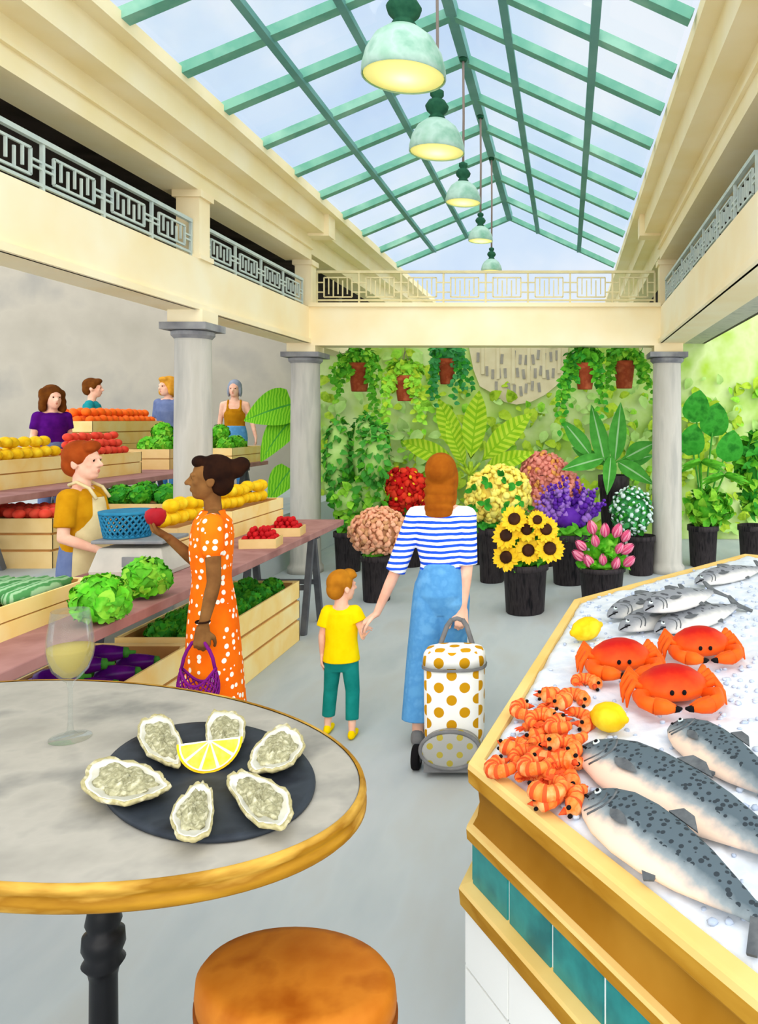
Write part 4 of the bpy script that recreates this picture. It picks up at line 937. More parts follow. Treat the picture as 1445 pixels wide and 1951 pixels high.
# fish
def fish(label, nose, u, L, w, m, fat=.36, group=None, z=IZ, name='fish', flip=1):
    """nose: point on the ice, u: direction nose to tail; back on the +y side of the local frame."""
    t = thing(name, label, 'fish', V(nose.x, nose.y, z + w * .10), math.atan2(u.y, u.x), group); n = 22; t.rotation_euler = (.38 * flip, 0, t.rotation_euler.z)
    prof = [(0, .02), (.012, .18), (.05, .44), (.12, .70), (.22, .92), (.35, 1), (.5, .95), (.65, .76), (.78, .5), (.87, .3), (.92, .26)]
    rs = []
    for x, k in prof:
        hw = w / 2 * k; th = hw * fat; cy = -.06 * w * math.sin(PI * x) * flip
        rs.append([V(x * L, cy + math.cos(2 * PI * q / n) * hw, max(0, th * .9 + math.sin(2 * PI * q / n) * th)) for q in range(n)])
    MB().rings(rs).build('body', m, t)
    zt = w / 2 * .26 * fat
    g = MB(); x0 = .90 * L; e = w * .5
    o_ = [V(x0, w * .1, zt), V(L * .97, e, zt), V(L, e * .9, zt), V(L * .965, 0, zt), V(L, -e * .9, zt), V(L * .97, -e, zt), V(x0, -w * .1, zt)]
    g.add(o_ + [p + V(0, 0, .006) for p in o_], [tuple(range(6, -1, -1)), tuple(range(7, 14))] + [(i, (i + 1) % 7, 7 + (i + 1) % 7, 7 + i) for i in range(7)]); g.build('tail_fin', 'fin', t, None, False)
    def fin(name, pts, z0):
        k = len(pts); g = MB(); p = [V(a * L, b * w, z0) for a, b in pts]; g.add(p + [q + V(0, 0, .005) for q in p], [tuple(range(k - 1, -1, -1)), tuple(range(k, 2 * k))] + [(i, (i + 1) % k, k + (i + 1) % k, k + i) for i in range(k)]); g.build(name, 'fin', t, None, False)
    zc = w / 2 * fat
    fin('dorsal_fin', [(.40, .44 * flip), (.44, .60 * flip), (.50, .58 * flip), (.56, .40 * flip)], zc * .9)
    fin('pelvic_fin', [(.5, -.46 * flip), (.55, -.6 * flip), (.58, -.52 * flip), (.57, -.42 * flip)], zc * .9)
    def surf(x, y):
        k = next((a[1] + (b_[1] - a[1]) * (x - a[0]) / (b_[0] - a[0]) for a, b_ in zip(prof, prof[1:]) if a[0] <= x <= b_[0]), .3)
        hw = w / 2 * k; th = hw * fat; cy = -.06 * w * math.sin(PI * x) * flip; q = max(0, 1 - ((y - cy) / hw) ** 2); return V(x * L, y, th * .9 + th * math.sqrt(q))
    f = w * flip
    g = MB(); g.leaf(surf(.24, -.12 * f) + V(0, 0, .003), surf(.37, -.2 * f) + V(0, 0, .008), w * .17, (0, 0, 1), 5, 'lance', 0, 0); g.build('pectoral_fin', 'fin', t)
    ey = surf(.085, .075 * f); MB().lathe([(w * .06, -.006), (w * .055, .003), (.001, .006)], ey, 14).build('eye', 'white_fl', t)
    MB().lathe([(w * .032, .003), (w * .03, .007), (.001, .008)], ey, 12).build('pupil', 'black', t)
    MB().tube([surf(.006, -.01 * f), surf(.025, -.035 * f), surf(.05, -.06 * f), surf(.07, -.085 * f)], .0035, 6).build('mouth', 'black', t)
    MB().tube([surf(.20 - .05 * abs(q) ** 2, (.30 * q - .03) * f) for q in (-1, -.7, -.35, 0, .35, .7, 1)], .0032, 6).build('gill', 'fin', t)
    MB().tube([surf(.165 - .05 * abs(q) ** 2, (.24 * q - .06) * f) for q in (-1, -.7, -.35, 0, .35, .7)], .0025, 6).build('gill', 'fin', t)
    return t
fish('big silver fish with speckled back, nearest the front corner of the counter', onz(1116, 1514, IZ + .02), V(.555, -.832, 0), .64, .16, 'salmon_skin', group='big silver fish on ice')
fish('biggest silver fish, lying between the prawns and the nearest crab', onz(1108, 1424, IZ + .02), V(.62, -.785, 0), .80, .185, 'salmon_skin', group='big silver fish on ice')
fish('silver fish cut by the right edge, below the crabs', onz(1281, 1378, IZ + .02), V(.42, -.907, 0), .58, .15, 'salmon_skin', group='big silver fish on ice')
for lb, px, py, dx, dy in (('farthest speckled mackerel, near the far rim of the counter', 1325, 1118, .72, .69), ('long speckled mackerel leading the far row, its nose next to the upper lemon', 1158, 1183, .66, .75),
                           ('speckled mackerel second in the far row, lying close behind the crabs', 1180, 1209, .68, .73), ('speckled mackerel half behind the rightmost crab', 1248, 1213, .68, .73), ('short speckled mackerel lying on the others of the far row', 1228, 1172, .68, .73)):
    z = IZ + (.085 if 'short' in lb else 0)
    fish(lb, onz(px, py, z), V(dx, dy, 0), .74 if 'short' not in lb else .6, .16, 'mackerel_skin', .36, 'mackerel in the far row', z, 'mackerel')
# crabs
def crab(label, px, py, w, rz):
    c = onz(px, py, IZ + .02); c.z = IZ; t = thing('crab', label, 'crab', c, rz, 'cooked crabs on ice'); a = w / 2
    g = MB(); n = 40; rs = []
    for z, k in ((.012, .5), (.022, .8), (.04, .97), (.05, 1), (.062, .96), (.085, .80), (.105, .55), (.116, .28)):
        rs.append([V(math.cos(2 * PI * q / n) * a * k * (1 + .025 * (q % 2) * (1 if .03 < z < .06 else 0)), math.sin(2 * PI * q / n) * a * .74 * k + (z - .05) * .12, z) for q in range(n)])
    g.rings(rs).build('shell', 'crab_shell', t)
    for sx in (-1, 1):
        for i in range(4):
            y0 = a * (.50 - .24 * i); an = .95 - .45 * i; k = 1 - .05 * i
            p = [V(sx * a * .72, y0 * .8, .04), V(sx * (a * .92 + math.cos(an) * a * .22 * k), y0 + math.sin(an) * a * .34 * k, .075), V(sx * (a * .98 + math.cos(an) * a * .36 * k), y0 + math.sin(an) * a * .40 * k - .01, .04), V(sx * (a * .98 + math.cos(an) * a * .42 * k), y0 + math.sin(an) * a * .36 * k - .035, .006)]
            MB().tube(p, [.012, .015, .011, .003], 8).build('leg', 'crab_leg', t)
        p = [V(sx * a * .74, -a * .42, .04), V(sx * a * 1.02, -a * .74, .05), V(sx * a * .98, -a * 1.08, .046), V(sx * a * .70, -a * 1.30, .04)]
        cl = MB().tube(p, [.017, .024, .022, .026], 10).build('claw', 'crab_leg', t)
        g = MB(); g.tube([p[3], V(sx * a * .42, -a * 1.42, .04), V(sx * a * .16, -a * 1.40, .034)], [.027, .021, .009], 10); g.tube([p[3] + V(0, .014, .008), V(sx * a * .42, -a * 1.24, .046), V(sx * a * .18, -a * 1.30, .038)], [.019, .014, .006], 8); g.build('pincer', 'crab_leg', cl)
        MB().tube([V(sx * a * .24, -a * 1.41, .035), V(sx * a * .13, -a * 1.40, .034), V(sx * a * .04, -a * 1.36, .034)], [.013, .010, .004], 8).build('pincer_tip', 'black', cl)
        MB().ell((sx * a * .16, -a * .76, .058), (.008, .008, .009), 0, 8, 6).build('eye', 'black', t)
crab('orange crab on the left of the three, next to the upper lemon', 1182, 1266, .25, .1)
crab('biggest orange crab, nearest the front of the three', 1281, 1322, .26, .08)
crab('orange crab behind the biggest one, cut by the right edge', 1335, 1240, .25, .05)
# lemons on the ice
def lemon_big(label, px, py, rz, k):
    c = onz(px, py, IZ + .03); c.z = IZ + .036 * k; g = MB(); g.lathe([(.001, -.062), (.009, -.06), (.013, -.052), (.028, -.038), (.036, -.016), (.038, .004), (.034, .024), (.022, .042), (.012, .05), (.008, .06), (.001, .062)], n=24)
    g.v = [V(p.z, p.x, p.y) * k for p in g.v]; o = g.build('lemon', 'lemon', None, V(0, 0, 0)); o.location = c; o.rotation_euler = (0, -.12, rz); tag(o, label, 'lemon', 'whole lemons on the fish counter')
lemon_big('whole lemon behind the left crab, near the counter rim', 1118, 1206, .55, 1.35)
lemon_big('whole lemon between the prawns and the crabs', 1161, 1374, -.75, 1.2)
# prawns
def prawn():
    t = thing('prawn', 'orange prawn', 'prawn'); g = MB(); pts = []; rad = []
    for i in range(21):
        u = i / 20; a = -.5 + u * 4.1; q = .034 - .008 * u; pts.append(V(math.cos(a) * q, math.sin(a) * q, .017)); rad.append(.0195 * (1.05 - .5 * u) * (1 + (.10 if i % 3 == 0 else 0)) if u > .06 else .008)
    g.tube(pts, rad, 10); k_ = 0
    for i in range(20):
        for q in range(10): g.m[k_] = 1 if i % 3 == 0 and i > 2 else 0; k_ += 1
    g.build('body', ['prawn', 'prawn_tail'], t)
    e = pts[-1]; d = (pts[-1] - pts[-2]).normalized(); g = MB()
    for k in (-.5, 0, .5): g.leaf(e - d * .003, e + Matrix.Rotation(k, 3, 'Z') @ d * .026, .014, (0, 0, 1), 4, 'round')
    g.build('tail_fan', 'prawn_tail', t)
    h = pts[0]; dh = (pts[0] - pts[1]).normalized(); side = V(h.x, h.y, 0).normalized()
    MB().tube([h, h + dh * .016 + side * .004], [.008, .001], 6).build('rostrum', 'prawn_tail', t)
    for z in (.010, -.010): MB().ell(pts[1] + side * .008 + V(0, 0, z), (.0055, .0055, .0045), 0, 8, 6).build('eye', 'black', t)
    g = MB()
    for i in (6, 8, 10, 12, 14):
        p = pts[i]; k = -V(p.x, p.y, 0).normalized(); g.tube([p + k * .008, p + k * .02 + V(0, 0, -.006)], [.0028, .001], 5)
    g.build('swimmerets', 'prawn_tail', t); return t
PR = prawn(); PROTOS.append(PR)
pp = [(1040, 1322, 0), (1088, 1330, 0), (1112, 1302, 0), (1003, 1356, 0), (1052, 1362, 0), (1098, 1368, 0), (1012, 1394, 0), (976, 1418, 0), (1054, 1402, 0), (1094, 1406, 0), (1004, 1440, 0), (1046, 1444, 0), (1088, 1446, 0),
      (966, 1462, 0), (1012, 1482, 0), (1058, 1486, 0), (1086, 1500, 0), (1040, 1522, 0), (1072, 1526, 0),
      (1062, 1342, 1), (1030, 1374, 1), (1075, 1385, 1), (1034, 1420, 1), (1072, 1426, 1), (1028, 1462, 1), (1070, 1466, 1), (1046, 1500, 1)]
for i, (px, py, L) in enumerate(pp):
    q = onz(px, py, IZ + .016 + L * .03); q.z = IZ - .002 + L * .034
    lb = {2: 'curled pale prawn apart at the far end of the pile', 13: 'prawn sticking out at the left of the pile', 3: 'prawn curled at the upper left of the pile, tail outwards'}.get(i, 'orange prawn lying in the prawn pile on ice' if not L else 'orange prawn lying on top of the prawn pile')
    o = dup(PR, q, uni(0, 6.28) if i not in (2, 13, 3) else (0, 2.2, 2.0)[(2, 13, 3).index(i)], uni(1.12, 1.28), lb, 'prawns on ice'); o.rotation_euler = (uni(-.25, .25), uni(-.25, .25), o.rotation_euler.z)
for p in PROTOS:
    for ch in list(p.children): bpy.data.objects.remove(ch)
    bpy.data.objects.remove(p)
# ---------------------------------------------------------------- people
def remesh(o, vox, it=6):
    m = o.modifiers.new('fuse', 'REMESH'); m.mode = 'VOXEL'; m.voxel_size = vox; m.use_smooth_shade = True
    s = o.modifiers.new('smooth', 'SMOOTH'); s.factor = .5; s.iterations = it; return o
def hand(g, w, d, n, side, curl, k, spread=0., first=0.):
    """w wrist, d finger direction, n the way the palm faces, side +1/-1 for the thumb side, curl per knuckle in radians."""
    w, d, n = Vector(w), Vector(d).normalized(), Vector(n); n = (n - d * n.dot(d)).normalized(); t = d.cross(n).normalized() * side
    ks = []
    for i, (off, L, r) in enumerate(((.030, .072, .0088), (.010, .080, .0090), (-.010, .074, .0086), (-.029, .058, .0078))):
        kn = w + (d * (.088 - .006 * abs(i - 1)) + t * off) * k; ks.append(kn)
        g.cap(w + t * off * .55 * k, kn, .0155 * k, .0125 * k, 8)
        p = kn; a = first
        for s_, (f, q) in enumerate(((.45, 1), (.30, .92), (.25, .82))):
            a += curl; e = p + (d * math.cos(a) + n * math.sin(a) + t * spread * (1.5 - i)).normalized() * L * f * k
            g.cap(p, e, r * q * k, r * q * .93 * k, 8); p = e
    g.cap(w, w + d * .08 * k, .02 * k, .017 * k, 8)
    b = w + (d * .025 + t * .022) * k; p = b
    for v, L, r in ((t * .75 + d * .65 + n * .15, .04, .0125), (t * .25 + d * .85 + n * .4, .034, .0105), (d * .8 + n * .6, .026, .009)):
        e = p + v.normalized() * L * k; g.cap(p, e, r * k, r * .92 * k, 8); p = e
    return ks
def rot_head(p, c, yaw, tilt):
    return Matrix.Rotation(yaw, 3, 'Z') @ (Matrix.Rotation(tilt, 3, 'X') @ (Vector(p) - c)) + c
def person(label, loc, rz, k, skin, J, vox=.006, hs=1., yaw=0., tilt=0., girth=1., neckr=.047, cat='person'):
    """J: joints in metres for a 1.7 m figure (x to its right, y forwards); k scales the whole figure."""
    D = dict(neck=(0, -.01, 1.42), hc=(0, .015, 1.585), shL=(-.16, -.005, 1.365), elL=(-.20, -.02, 1.10), wrL=(-.205, .05, .87), shR=(.16, -.005, 1.365), elR=(.20, -.02, 1.10), wrR=(.205, .05, .87),
             hipL=(-.085, 0, .90), knL=(-.09, .02, .49), anL=(-.09, -.02, .085), hipR=(.085, 0, .90), knR=(.09, .02, .49), anR=(.09, -.02, .085),
             hL=((-.02, .15, -1), (.9, .1, 0), .25), hR=((.02, .15, -1), (-.9, .1, 0), .25), dL=(0, 1, 0), dR=(0, 1, 0))
    D.update(J); P = {a: (Vector(b) if not a.startswith('h') or a.startswith('hip') or a == 'hc' else b) for a, b in D.items()}
    g = MB(); G = girth
    hc = P['hc']; piv = hc + V(0, -.015, -.10 * hs)
    def H(x, y, z): return rot_head(hc + V(x, y, z) * hs, piv, yaw, tilt)
    RH = Matrix.Rotation(yaw, 3, 'Z') @ Matrix.Rotation(tilt, 3, 'X')
    def he(c, r): g.ell(H(*c), [q * hs for q in r], 0, 18, 14, RH)
    he((0, -.012, .03), (.074, .092, .088)); he((0, .018, -.03), (.060, .070, .078)); he((0, .045, -.078), (.034, .034, .026))
    he((0, .076, .022), (.050, .016, .012)); g.cap(H(0, .082, .012), H(0, .104, -.020), .009 * hs, .0135 * hs, 8); he((.012, .090, -.024), (.009, .010, .008)); he((-.012, .090, -.024), (.009, .010, .008))
    he((0, .078, -.050), (.022, .014, .007)); he((0, .077, -.060), (.019, .013, .007)); he((.035, .055, -.02), (.02, .02, .018)); he((-.035, .055, -.02), (.02, .02, .018))
    for sx in (-1, 1): he((sx * .074, -.008, -.008), (.012, .021, .031)); he((sx * .030, .073, .006), (.013, .011, .008))
    g.cap(P['neck'] + V(0, 0, -.04), H(0, -.012, -.05), neckr * hs, neckr * .95 * hs, 12)
    sh = (P['shL'] + P['shR']) / 2; hp = (P['hipL'] + P['hipR']) / 2; sw = (P['shR'] - P['shL']).length / 2
    g.cap(P['neck'] + V(-.02, 0, -.02), P['shL'] + V(.02, 0, .0), .042, .05 * G, 12); g.cap(P['neck'] + V(.02, 0, -.02), P['shR'] + V(-.02, 0, .0), .042, .05 * G, 12)
    z1, z0 = sh.z, hp.z; hw = (P['hipR'] - P['hipL']).length / 2 + .075 * G
    g.loft([(z1 + .03, sw * .45, .05, sh.x, sh.y), (z1 - .01, sw * .92, .085, sh.x, sh.y), (z1 - .12, sw * .95, .105 * G, sh.x, sh.y + .008), (z1 - .28, sw * .8, .09 * G, (sh.x + hp.x) / 2, (sh.y + hp.y) / 2), (z0 + .13, sw * .82, .095 * G, hp.x, hp.y), (z0 + .02, hw, .11 * G, hp.x, hp.y - .01), (z0 - .08, hw * .92, .10 * G, hp.x, hp.y - .01)], 24)
    for s_, sx in (('L', -1), ('R', 1)):
        a, b, c = P['sh' + s_], P['el' + s_], P['wr' + s_]; g.cap(a, b, .046 * G, .036 * G, 12); g.cap(b, b.lerp(c, .3), .036 * G, .036 * G, 12); g.cap(b.lerp(c, .3), c, .036 * G, .024 * G, 12)
        hd, hn, cu = P['h' + s_][:3]; fi = P['h' + s_][3] if len(P['h' + s_]) > 3 else 0.
        hand(g, c, hd, hn, (P['h' + s_][4] if len(P['h' + s_]) > 4 else -sx), cu, hs ** .3 if k > .8 else 1.15, 0., fi)
        a, b, c = P['hip' + s_], P['kn' + s_], P['an' + s_]; g.cap(a, b, .080 * G, .052 * G, 12); g.cap(b, b.lerp(c, .3), .052 * G, .054 * G, 12); g.cap(b.lerp(c, .3), c, .054 * G, .034, 12)
        d = P['d' + s_].normalized(); f = c + V(0, 0, -.045)
        g.cap(c + V(0, 0, -.02), f - d * .02 + V(0, 0, .005), .036, .034, 10); g.cap(f - d * .02, f + d * .11 + V(0, 0, -.012), .034, .030, 10); g.cap(f + d * .1 + V(0, 0, -.014), f + d * .165 + V(0, 0, -.02), .030, .02, 10)
    g.v = [p * k for p in g.v]
    eyes = [tuple(H(sx * .030, .086, .006) * k) for sx in (-1, 1)]; lips = tuple(H(0, .092, -.055) * k)
    sm = mat_skin('skin', skin, eyes, lips, hs * k)
    o = g.build('person', sm); o.location = loc; o.rotation_euler = (0, 0, rz); remesh(o, vox); tag(o, label, cat)
    o_ = dict(P=P, H=H, RH=RH, k=k, hs=hs, o=o, vox=vox); return o_
def wear(B, name, m, g, vox=None, it=6, sc=True, label=None):
    if sc: g.v = [p * B['k'] for p in g.v]
    o = g.build(name, m, B['o']); 
    if vox != 0: remesh(o, vox or B['vox'] * 1.2, it)
    if label: o['label'] = label
    return o
def hell(B, g, c, r, mi=0, jit=0): g.ell(B['H'](*c), [q * B['hs'] for q in r], mi, 16, 12, B['RH'], jit)
def short_hair(B, m, name='hair', full=1.0):
    g = MB(); hell(B, g, (0, -.025, .042), (.083 * full, .100, .090)); hell(B, g, (0, -.060, -.01), (.074 * full, .062, .075)); hell(B, g, (0, .050, .092), (.062, .045, .034)); hell(B, g, (.03, .062, .078), (.04, .03, .024))
    for sx in (-1, 1): hell(B, g, (sx * .072, .005, .03), (.016, .03, .045))
    return wear(B, name, m, g)
def tee(B, m, sl=.5, wf=1., ease=.016, name='shirt', neck=True, extra=None, lowz=None):
    P = B['P']; sh = (P['shL'] + P['shR']) / 2; hp = (P['hipL'] + P['hipR']) / 2; sw = (P['shR'] - P['shL']).length / 2; z1, z0 = sh.z, hp.z; e = ease; g = MB()
    lz = hp.z + .04 if lowz is None else lowz
    secs = [(z1 + .052, .062, .058, sh.x, sh.y - .006), (z1 + .035, sw * .55, .066, sh.x, sh.y), (z1 - .0, sw * .98, .092 + e, sh.x, sh.y), (z1 - .12, sw * .98 + e, .108 + e, sh.x, sh.y + .008), (z1 - .28, (sw * .86 + e) * wf, .098 + e, (sh.x + hp.x) / 2, (sh.y + hp.y) / 2), (z0 + .13, (sw * .88 + e) * wf, .102 + e, hp.x, hp.y)]
    if lz < z0 + .1: secs.append((lz, wf * max(sw * .9, (P['hipR'] - P['hipL']).length / 2 + .06) + e, .112 + e, hp.x, hp.y))
    g.loft(secs, 28)
    for s_ in 'LR':
        a, b, c = P['sh' + s_], P['el' + s_], P['wr' + s_]; g.cap(P['neck'].lerp(a, .35) + V(0, 0, -.03), a, .05, .056 + e * .4, 12)
        if sl <= 1: q = a.lerp(b, sl); g.tube([a - (q - a) * .12, a, q], [.05, .052 + e * .6, .046 + e], 16)
        else: g.cap(a, b, .052 + e * .6, .042 + e * .8, 12); g.cap(b, b.lerp(c, sl - 1), .042 + e * .8, .038 + e, 12)
    return wear(B, name, m, g)
def pants(B, m, end=.9, ease=.016, wide=None, name='trousers', wf=1.):
    P = B['P']; hp = (P['hipL'] + P['hipR']) / 2; hw = (P['hipR'] - P['hipL']).length / 2 + .078 + ease; z0 = hp.z; g = MB()
    g.loft([(z0 + .16, hw * .82 * wf, .105 + ease, hp.x, hp.y), (z0 + .05, hw * .96, .112 + ease, hp.x, hp.y - .005), (z0 - .03, hw, .114 + ease, hp.x, hp.y - .008), (z0 - .09, hw * .98, .100 + ease, hp.x, hp.y - .003), (z0 - .15, hw * .9, .078 + ease, hp.x, hp.y + .002)], 24)
    for s_ in 'LR':
        a, b, c = P['hip' + s_], P['kn' + s_], P['an' + s_]; q = b.lerp(c, end); w = wide or (.078 + ease, .058 + ease, .046 + ease)
        g.tube([a + V(0, 0, .10), a + V(0, 0, .03), a - V(0, 0, .06), b, q], [w[0] * .55, w[0] * .86, w[0] * .98, w[1], w[2]], 20)
    return wear(B, name, m, g)
def shoes(B, m, name='shoe'):
    P = B['P']
    for s_ in 'LR':
        c = P['an' + s_]; d = P['d' + s_].normalized(); f = c + V(0, 0, -.045); g = MB()
        g.cap(f - d * .022, f + d * .11 + V(0, 0, -.010), .040, .037, 12); g.cap(f + d * .1 + V(0, 0, -.012), f + d * .17 + V(0, 0, -.018), .037, .026, 12); g.cap(f + V(0, 0, .02) - d * .02, f - d * .02, .038, .04, 10)
        wear(B, name, m, g)
LIGHT = ((246, 198, 172), (236, 178, 152)); DARK = ((136, 94, 52), (112, 74, 40))
# --- woman in the orange dress
RO = math.radians(112)
B = person('woman in orange dress with white dots, dark bun, holding up an apple', (-1.83, 4.06, 0), RO, 1.0, DARK,
           dict(elL=(-.245, -.02, 1.10), wrL=(-.262, .03, .885), hL=((0, .05, -1), (1, .1, 0), .55, .2), elR=(.19, .07, 1.12), wrR=(.15, .215, 1.275), hR=((-.05, .75, .55), (-.1, -.6, .8), .42, .15)), .0048, 1.0, .0, .03, .93, .044)
g = MB(); g.loft([(1.425, .070, .060, 0, -.006), (1.405, .11, .066, 0, 0), (1.37, .165, .094, 0, -.004), (1.30, .170, .106, 0, -.002), (1.22, .160, .107, 0, .003), (1.08, .140, .094), (.97, .160, .110, 0, -.004), (.85, .17, .124, 0, -.006), (.6, .185, .142, 0, -.01), (.35, .20, .160, 0, -.012), (.2, .21, .172, 0, -.012)], 32)
P = B['P']
for s_ in 'LR': g.cap(P['neck'].lerp(P['sh' + s_], .4) + V(0, 0, -.03), P['sh' + s_], .052, .060, 12); g.cap(P['sh' + s_], P['sh' + s_].lerp(P['el' + s_], .42), .060, .058, 12)
wear(B, 'dress', 'dress_dots', g)
g = MB(); hell(B, g, (0, -.032, .036), (.082, .098, .094)); hell(B, g, (0, -.055, -.02), (.073, .065, .07)); hell(B, g, (0, .045, .088), (.06, .042, .034)); hell(B, g, (0, -.125, .055), (.048, .05, .052)); hell(B, g, (0, -.15, .075), (.045, .045, .042))
for sx in (-1, 1): hell(B, g, (sx * .07, -.005, .03), (.016, .03, .05))
wear(B, 'hair', 'h_black', g)
shoes(B, 'leather_dark')
g = MB(); wv = P['wrL']; g.tube([wv + V(math.cos(q * PI / 8) * .031, math.sin(q * PI / 8) * .031, .03) for q in range(16)], .005, 6, 0, False, True); wear(B, 'bracelet', 'h_black', g, 0)
apc = Matrix.Rotation(RO, 3, 'Z') @ V(.137, .272, 1.386) + V(-1.83, 4.06, 0)
K = 1.18; g = MB(); g.lathe([(a * K, b * K) for a, b in [(.001, -.036), (.018, -.04), (.036, -.022), (.044, .004), (.04, .026), (.024, .038), (.008, .036), (.001, .03)]], n=24); o = g.build('apple', 'apple'); o.location = apc; tag(o, 'red apple held up in the hand of the woman in orange', 'apple')
MB().tube([V(0, 0, .03), V(.003, 0, .05)], .0025, 6).build('stalk', 'h_brown', o)
# net bag
hp_ = Matrix.Rotation(RO, 3, 'Z') @ V(-.258, .05, .81) + V(-1.83, 4.06, 0)
t = thing('net_bag', 'purple net shopping bag hanging from the hand of the woman in orange', 'bag', hp_)
wd, dp = .088, .05
def sec(u):          # u 0 rim .. 1 bottom
    k = math.sin(PI * (.5 + u * .42)) ** .45 if u < 1 else .3
    return wd * (.96 + .25 * math.sin(PI * min(1, u * 1.2))) * max(.3, k), dp * (.8 + .4 * math.sin(PI * u)) * max(.25, k), -.12 - .27 * u
for sg in (-1, 1):
    g = MB(); g.tube([V(sg * .004, 0, .012), V(sg * .03, 0, .004), V(sg * .055, 0, -.035), V(sg * .070, 0, -.07), V(sg * .083, 0, -.13)], .0085, 8); g.tube([V(sg * .03, sg * .004, .004), V(sg * .040, sg * .012, -.08), V(sg * .03, sg * .03, -.16), V(0, sg * .047, -.195)], .006, 8) if False else None
    g.build('handle', 'net_purple', t)
g = MB()
a, b, z = sec(0); 
for dep in (.0,):
    n_ = 40; g.tube([V(math.cos(2 * PI * q / n_) * a, math.sin(2 * PI * q / n_) * b, z - .075 * (1 - abs(math.cos(2 * PI * q / n_)) ** 2)) for q in range(n_)], .0065, 6, 0, False, True)
g.build('rim', 'net_purple', t)
g = MB()
for q in range(20):
    for sg in (-1, 1):
        pts_ = []
        for i in range(15):
            u = i / 14; a, b, z = sec(u); an = 2 * PI * (q / 20 + sg * u * .28); pts_.append(V(math.cos(an) * a, math.sin(an) * b, z - .075 * (1 - abs(math.cos(an)) ** 2) * (1 - u)))
        g.tube(pts_, .0034, 5)
g.build('netting', 'net_purple', t)
# --- woman in the striped shirt, with the boy and the trolley
WL = V(-.735, 4.62, 0)
def wl(px, py, dy=0., s=F / 4.62): p = at(px, py, F / (4.62 + dy)); return V(p.x - WL.x, dy, p.z) 
B = person('woman seen from behind in blue striped shirt and wide blue jeans', WL, 0, .985, LIGHT,
           dict(shL=(-.150, 0, 1.345), elL=(-.27, -.02, 1.02), wrL=(-.385, .0, .765), hL=((-.85, .1, -.6), (.5, .1, -.6), .35, .1), shR=(.150, 0, 1.345), elR=(.158, -.02, 1.06), wrR=(.135, -.06, .80), hR=((-.05, -.3, -1), (-.3, .9, -.3), .7, .3),
                hipL=(-.062, 0, .92), hipR=(.062, 0, .92), knL=(-.115, .02, .50), anL=(-.135, -.03, .085), knR=(.04, .1, .50), anR=(.03, .14, .085), neck=(0, -.005, 1.42), hc=(.0, .02, 1.585)), .0048, 1.06, -.12, .0, .95)
tee(B, 'stripes', 1.0, .86, .014, lowz=.99)
pants(B, 'c_jeans', .86, .012, (.112, .096, .100), 'jeans', .9)
g = MB(); hell(B, g, (0, -.028, .035), (.088, .104, .098))
for z, w_, y in ((-.03, .088, -.045), (-.08, .090, -.055), (-.13, .088, -.062), (-.175, .084, -.066), (-.205, .078, -.068)): hell(B, g, (0, y, z), (w_, .052, .05))
for sx in (-1, 1): hell(B, g, (sx * .07, .0, -.02), (.022, .045, .08)); hell(B, g, (sx * .068, -.02, -.1), (.022, .04, .08))
wear(B, 'hair', 'h_auburn', g)
shoes(B, 'c_grey')
BL = V(-1.35, 4.72, 0)
kb = .99 / 1.7
B = person('small boy in yellow shirt and green trousers, seen from behind', BL, 0, kb, LIGHT,
           dict(hc=(0.0, .015, 1.525), neck=(0, -.01, 1.335), shL=(-.135, 0, 1.275), shR=(.135, 0, 1.275), elL=(-.195, -.02, 1.03), wrL=(-.205, .02, .82), elR=(.215, -.03, 1.10), wrR=(.235, -.05, 1.02), hR=((.2, -.25, .9), (.75, .3, -.1), .65, .3),
                hipL=(-.085, 0, .82), hipR=(.085, 0, .82), knL=(-.125, .05, .46), anL=(-.155, .04, .088), knR=(.115, .0, .46), anR=(.135, -.10, .088)), .0038, 1.42, -.75, .0, 1.0, .05)
tee(B, 'c_yellow', .62, 1.06, .036, lowz=.77)
pants(B, 'c_green', .74, .012, (.092, .072, .066))
short_hair(B, 'h_sand')
shoes(B, 'c_yellow')
# trolley
T0 = V(-.612, 4.30, 0); t = thing('shopping_trolley', 'white wheeled shopping trolley with mustard dots pulled by the woman', 'trolley', T0)
n = 40
def osec(z, a, b, p=2.6): return [V(math.copysign(abs(math.cos(2 * PI * q / n)) ** (2 / p), math.cos(2 * PI * q / n)) * a, math.copysign(abs(math.sin(2 * PI * q / n)) ** (2 / p), math.sin(2 * PI * q / n)) * b, z) for q in range(n)]
MB().rings([osec(.085, .13, .085), osec(.09, .15, .10), osec(.2, .162, .108), osec(.56, .165, .11), osec(.575, .16, .105)]).build('bag_body', 'bag_dots', t)
MB().rings([osec(.555, .171, .116), osec(.55, .174, .119), osec(.62, .166, .112), osec(.645, .15, .097), osec(.655, .11, .07)]).build('bag_flap', 'bag_dots', t)
MB().rings([osec(.548, .176, .121), osec(.556, .177, .122), osec(.562, .174, .119)], 0, False).build('flap_edge', 'c_grey', t)
g = MB(); rs = []
for y, k in ((0, 1), (-.05, 1), (-.07, .96), (-.076, .85), (-.078, .4)): rs.append([V(math.cos(2 * PI * q / n) * .155 * k, -.10 + y, .155 + math.sin(2 * PI * q / n) * .095 * k) for q in range(n)])
g.rings(rs).build('front_pocket', 'bag_dots_grey', t)
MB().tube([V(math.cos(2 * PI * q / n) * .157, -.165, .155 + math.sin(2 * PI * q / n) * .097) for q in range(n)], .011, 8, 0, False, True).build('pocket_piping', 'c_grey', t)
MB().tube([V(-.18, -.04, .066), V(.18, -.04, .066)], .012, 8).build('axle', 'steel_dark', t)
MB().lohi((-.14, -.16, .035), (.14, .09, .085)).build('base_frame', 'c_grey', t, None, False)
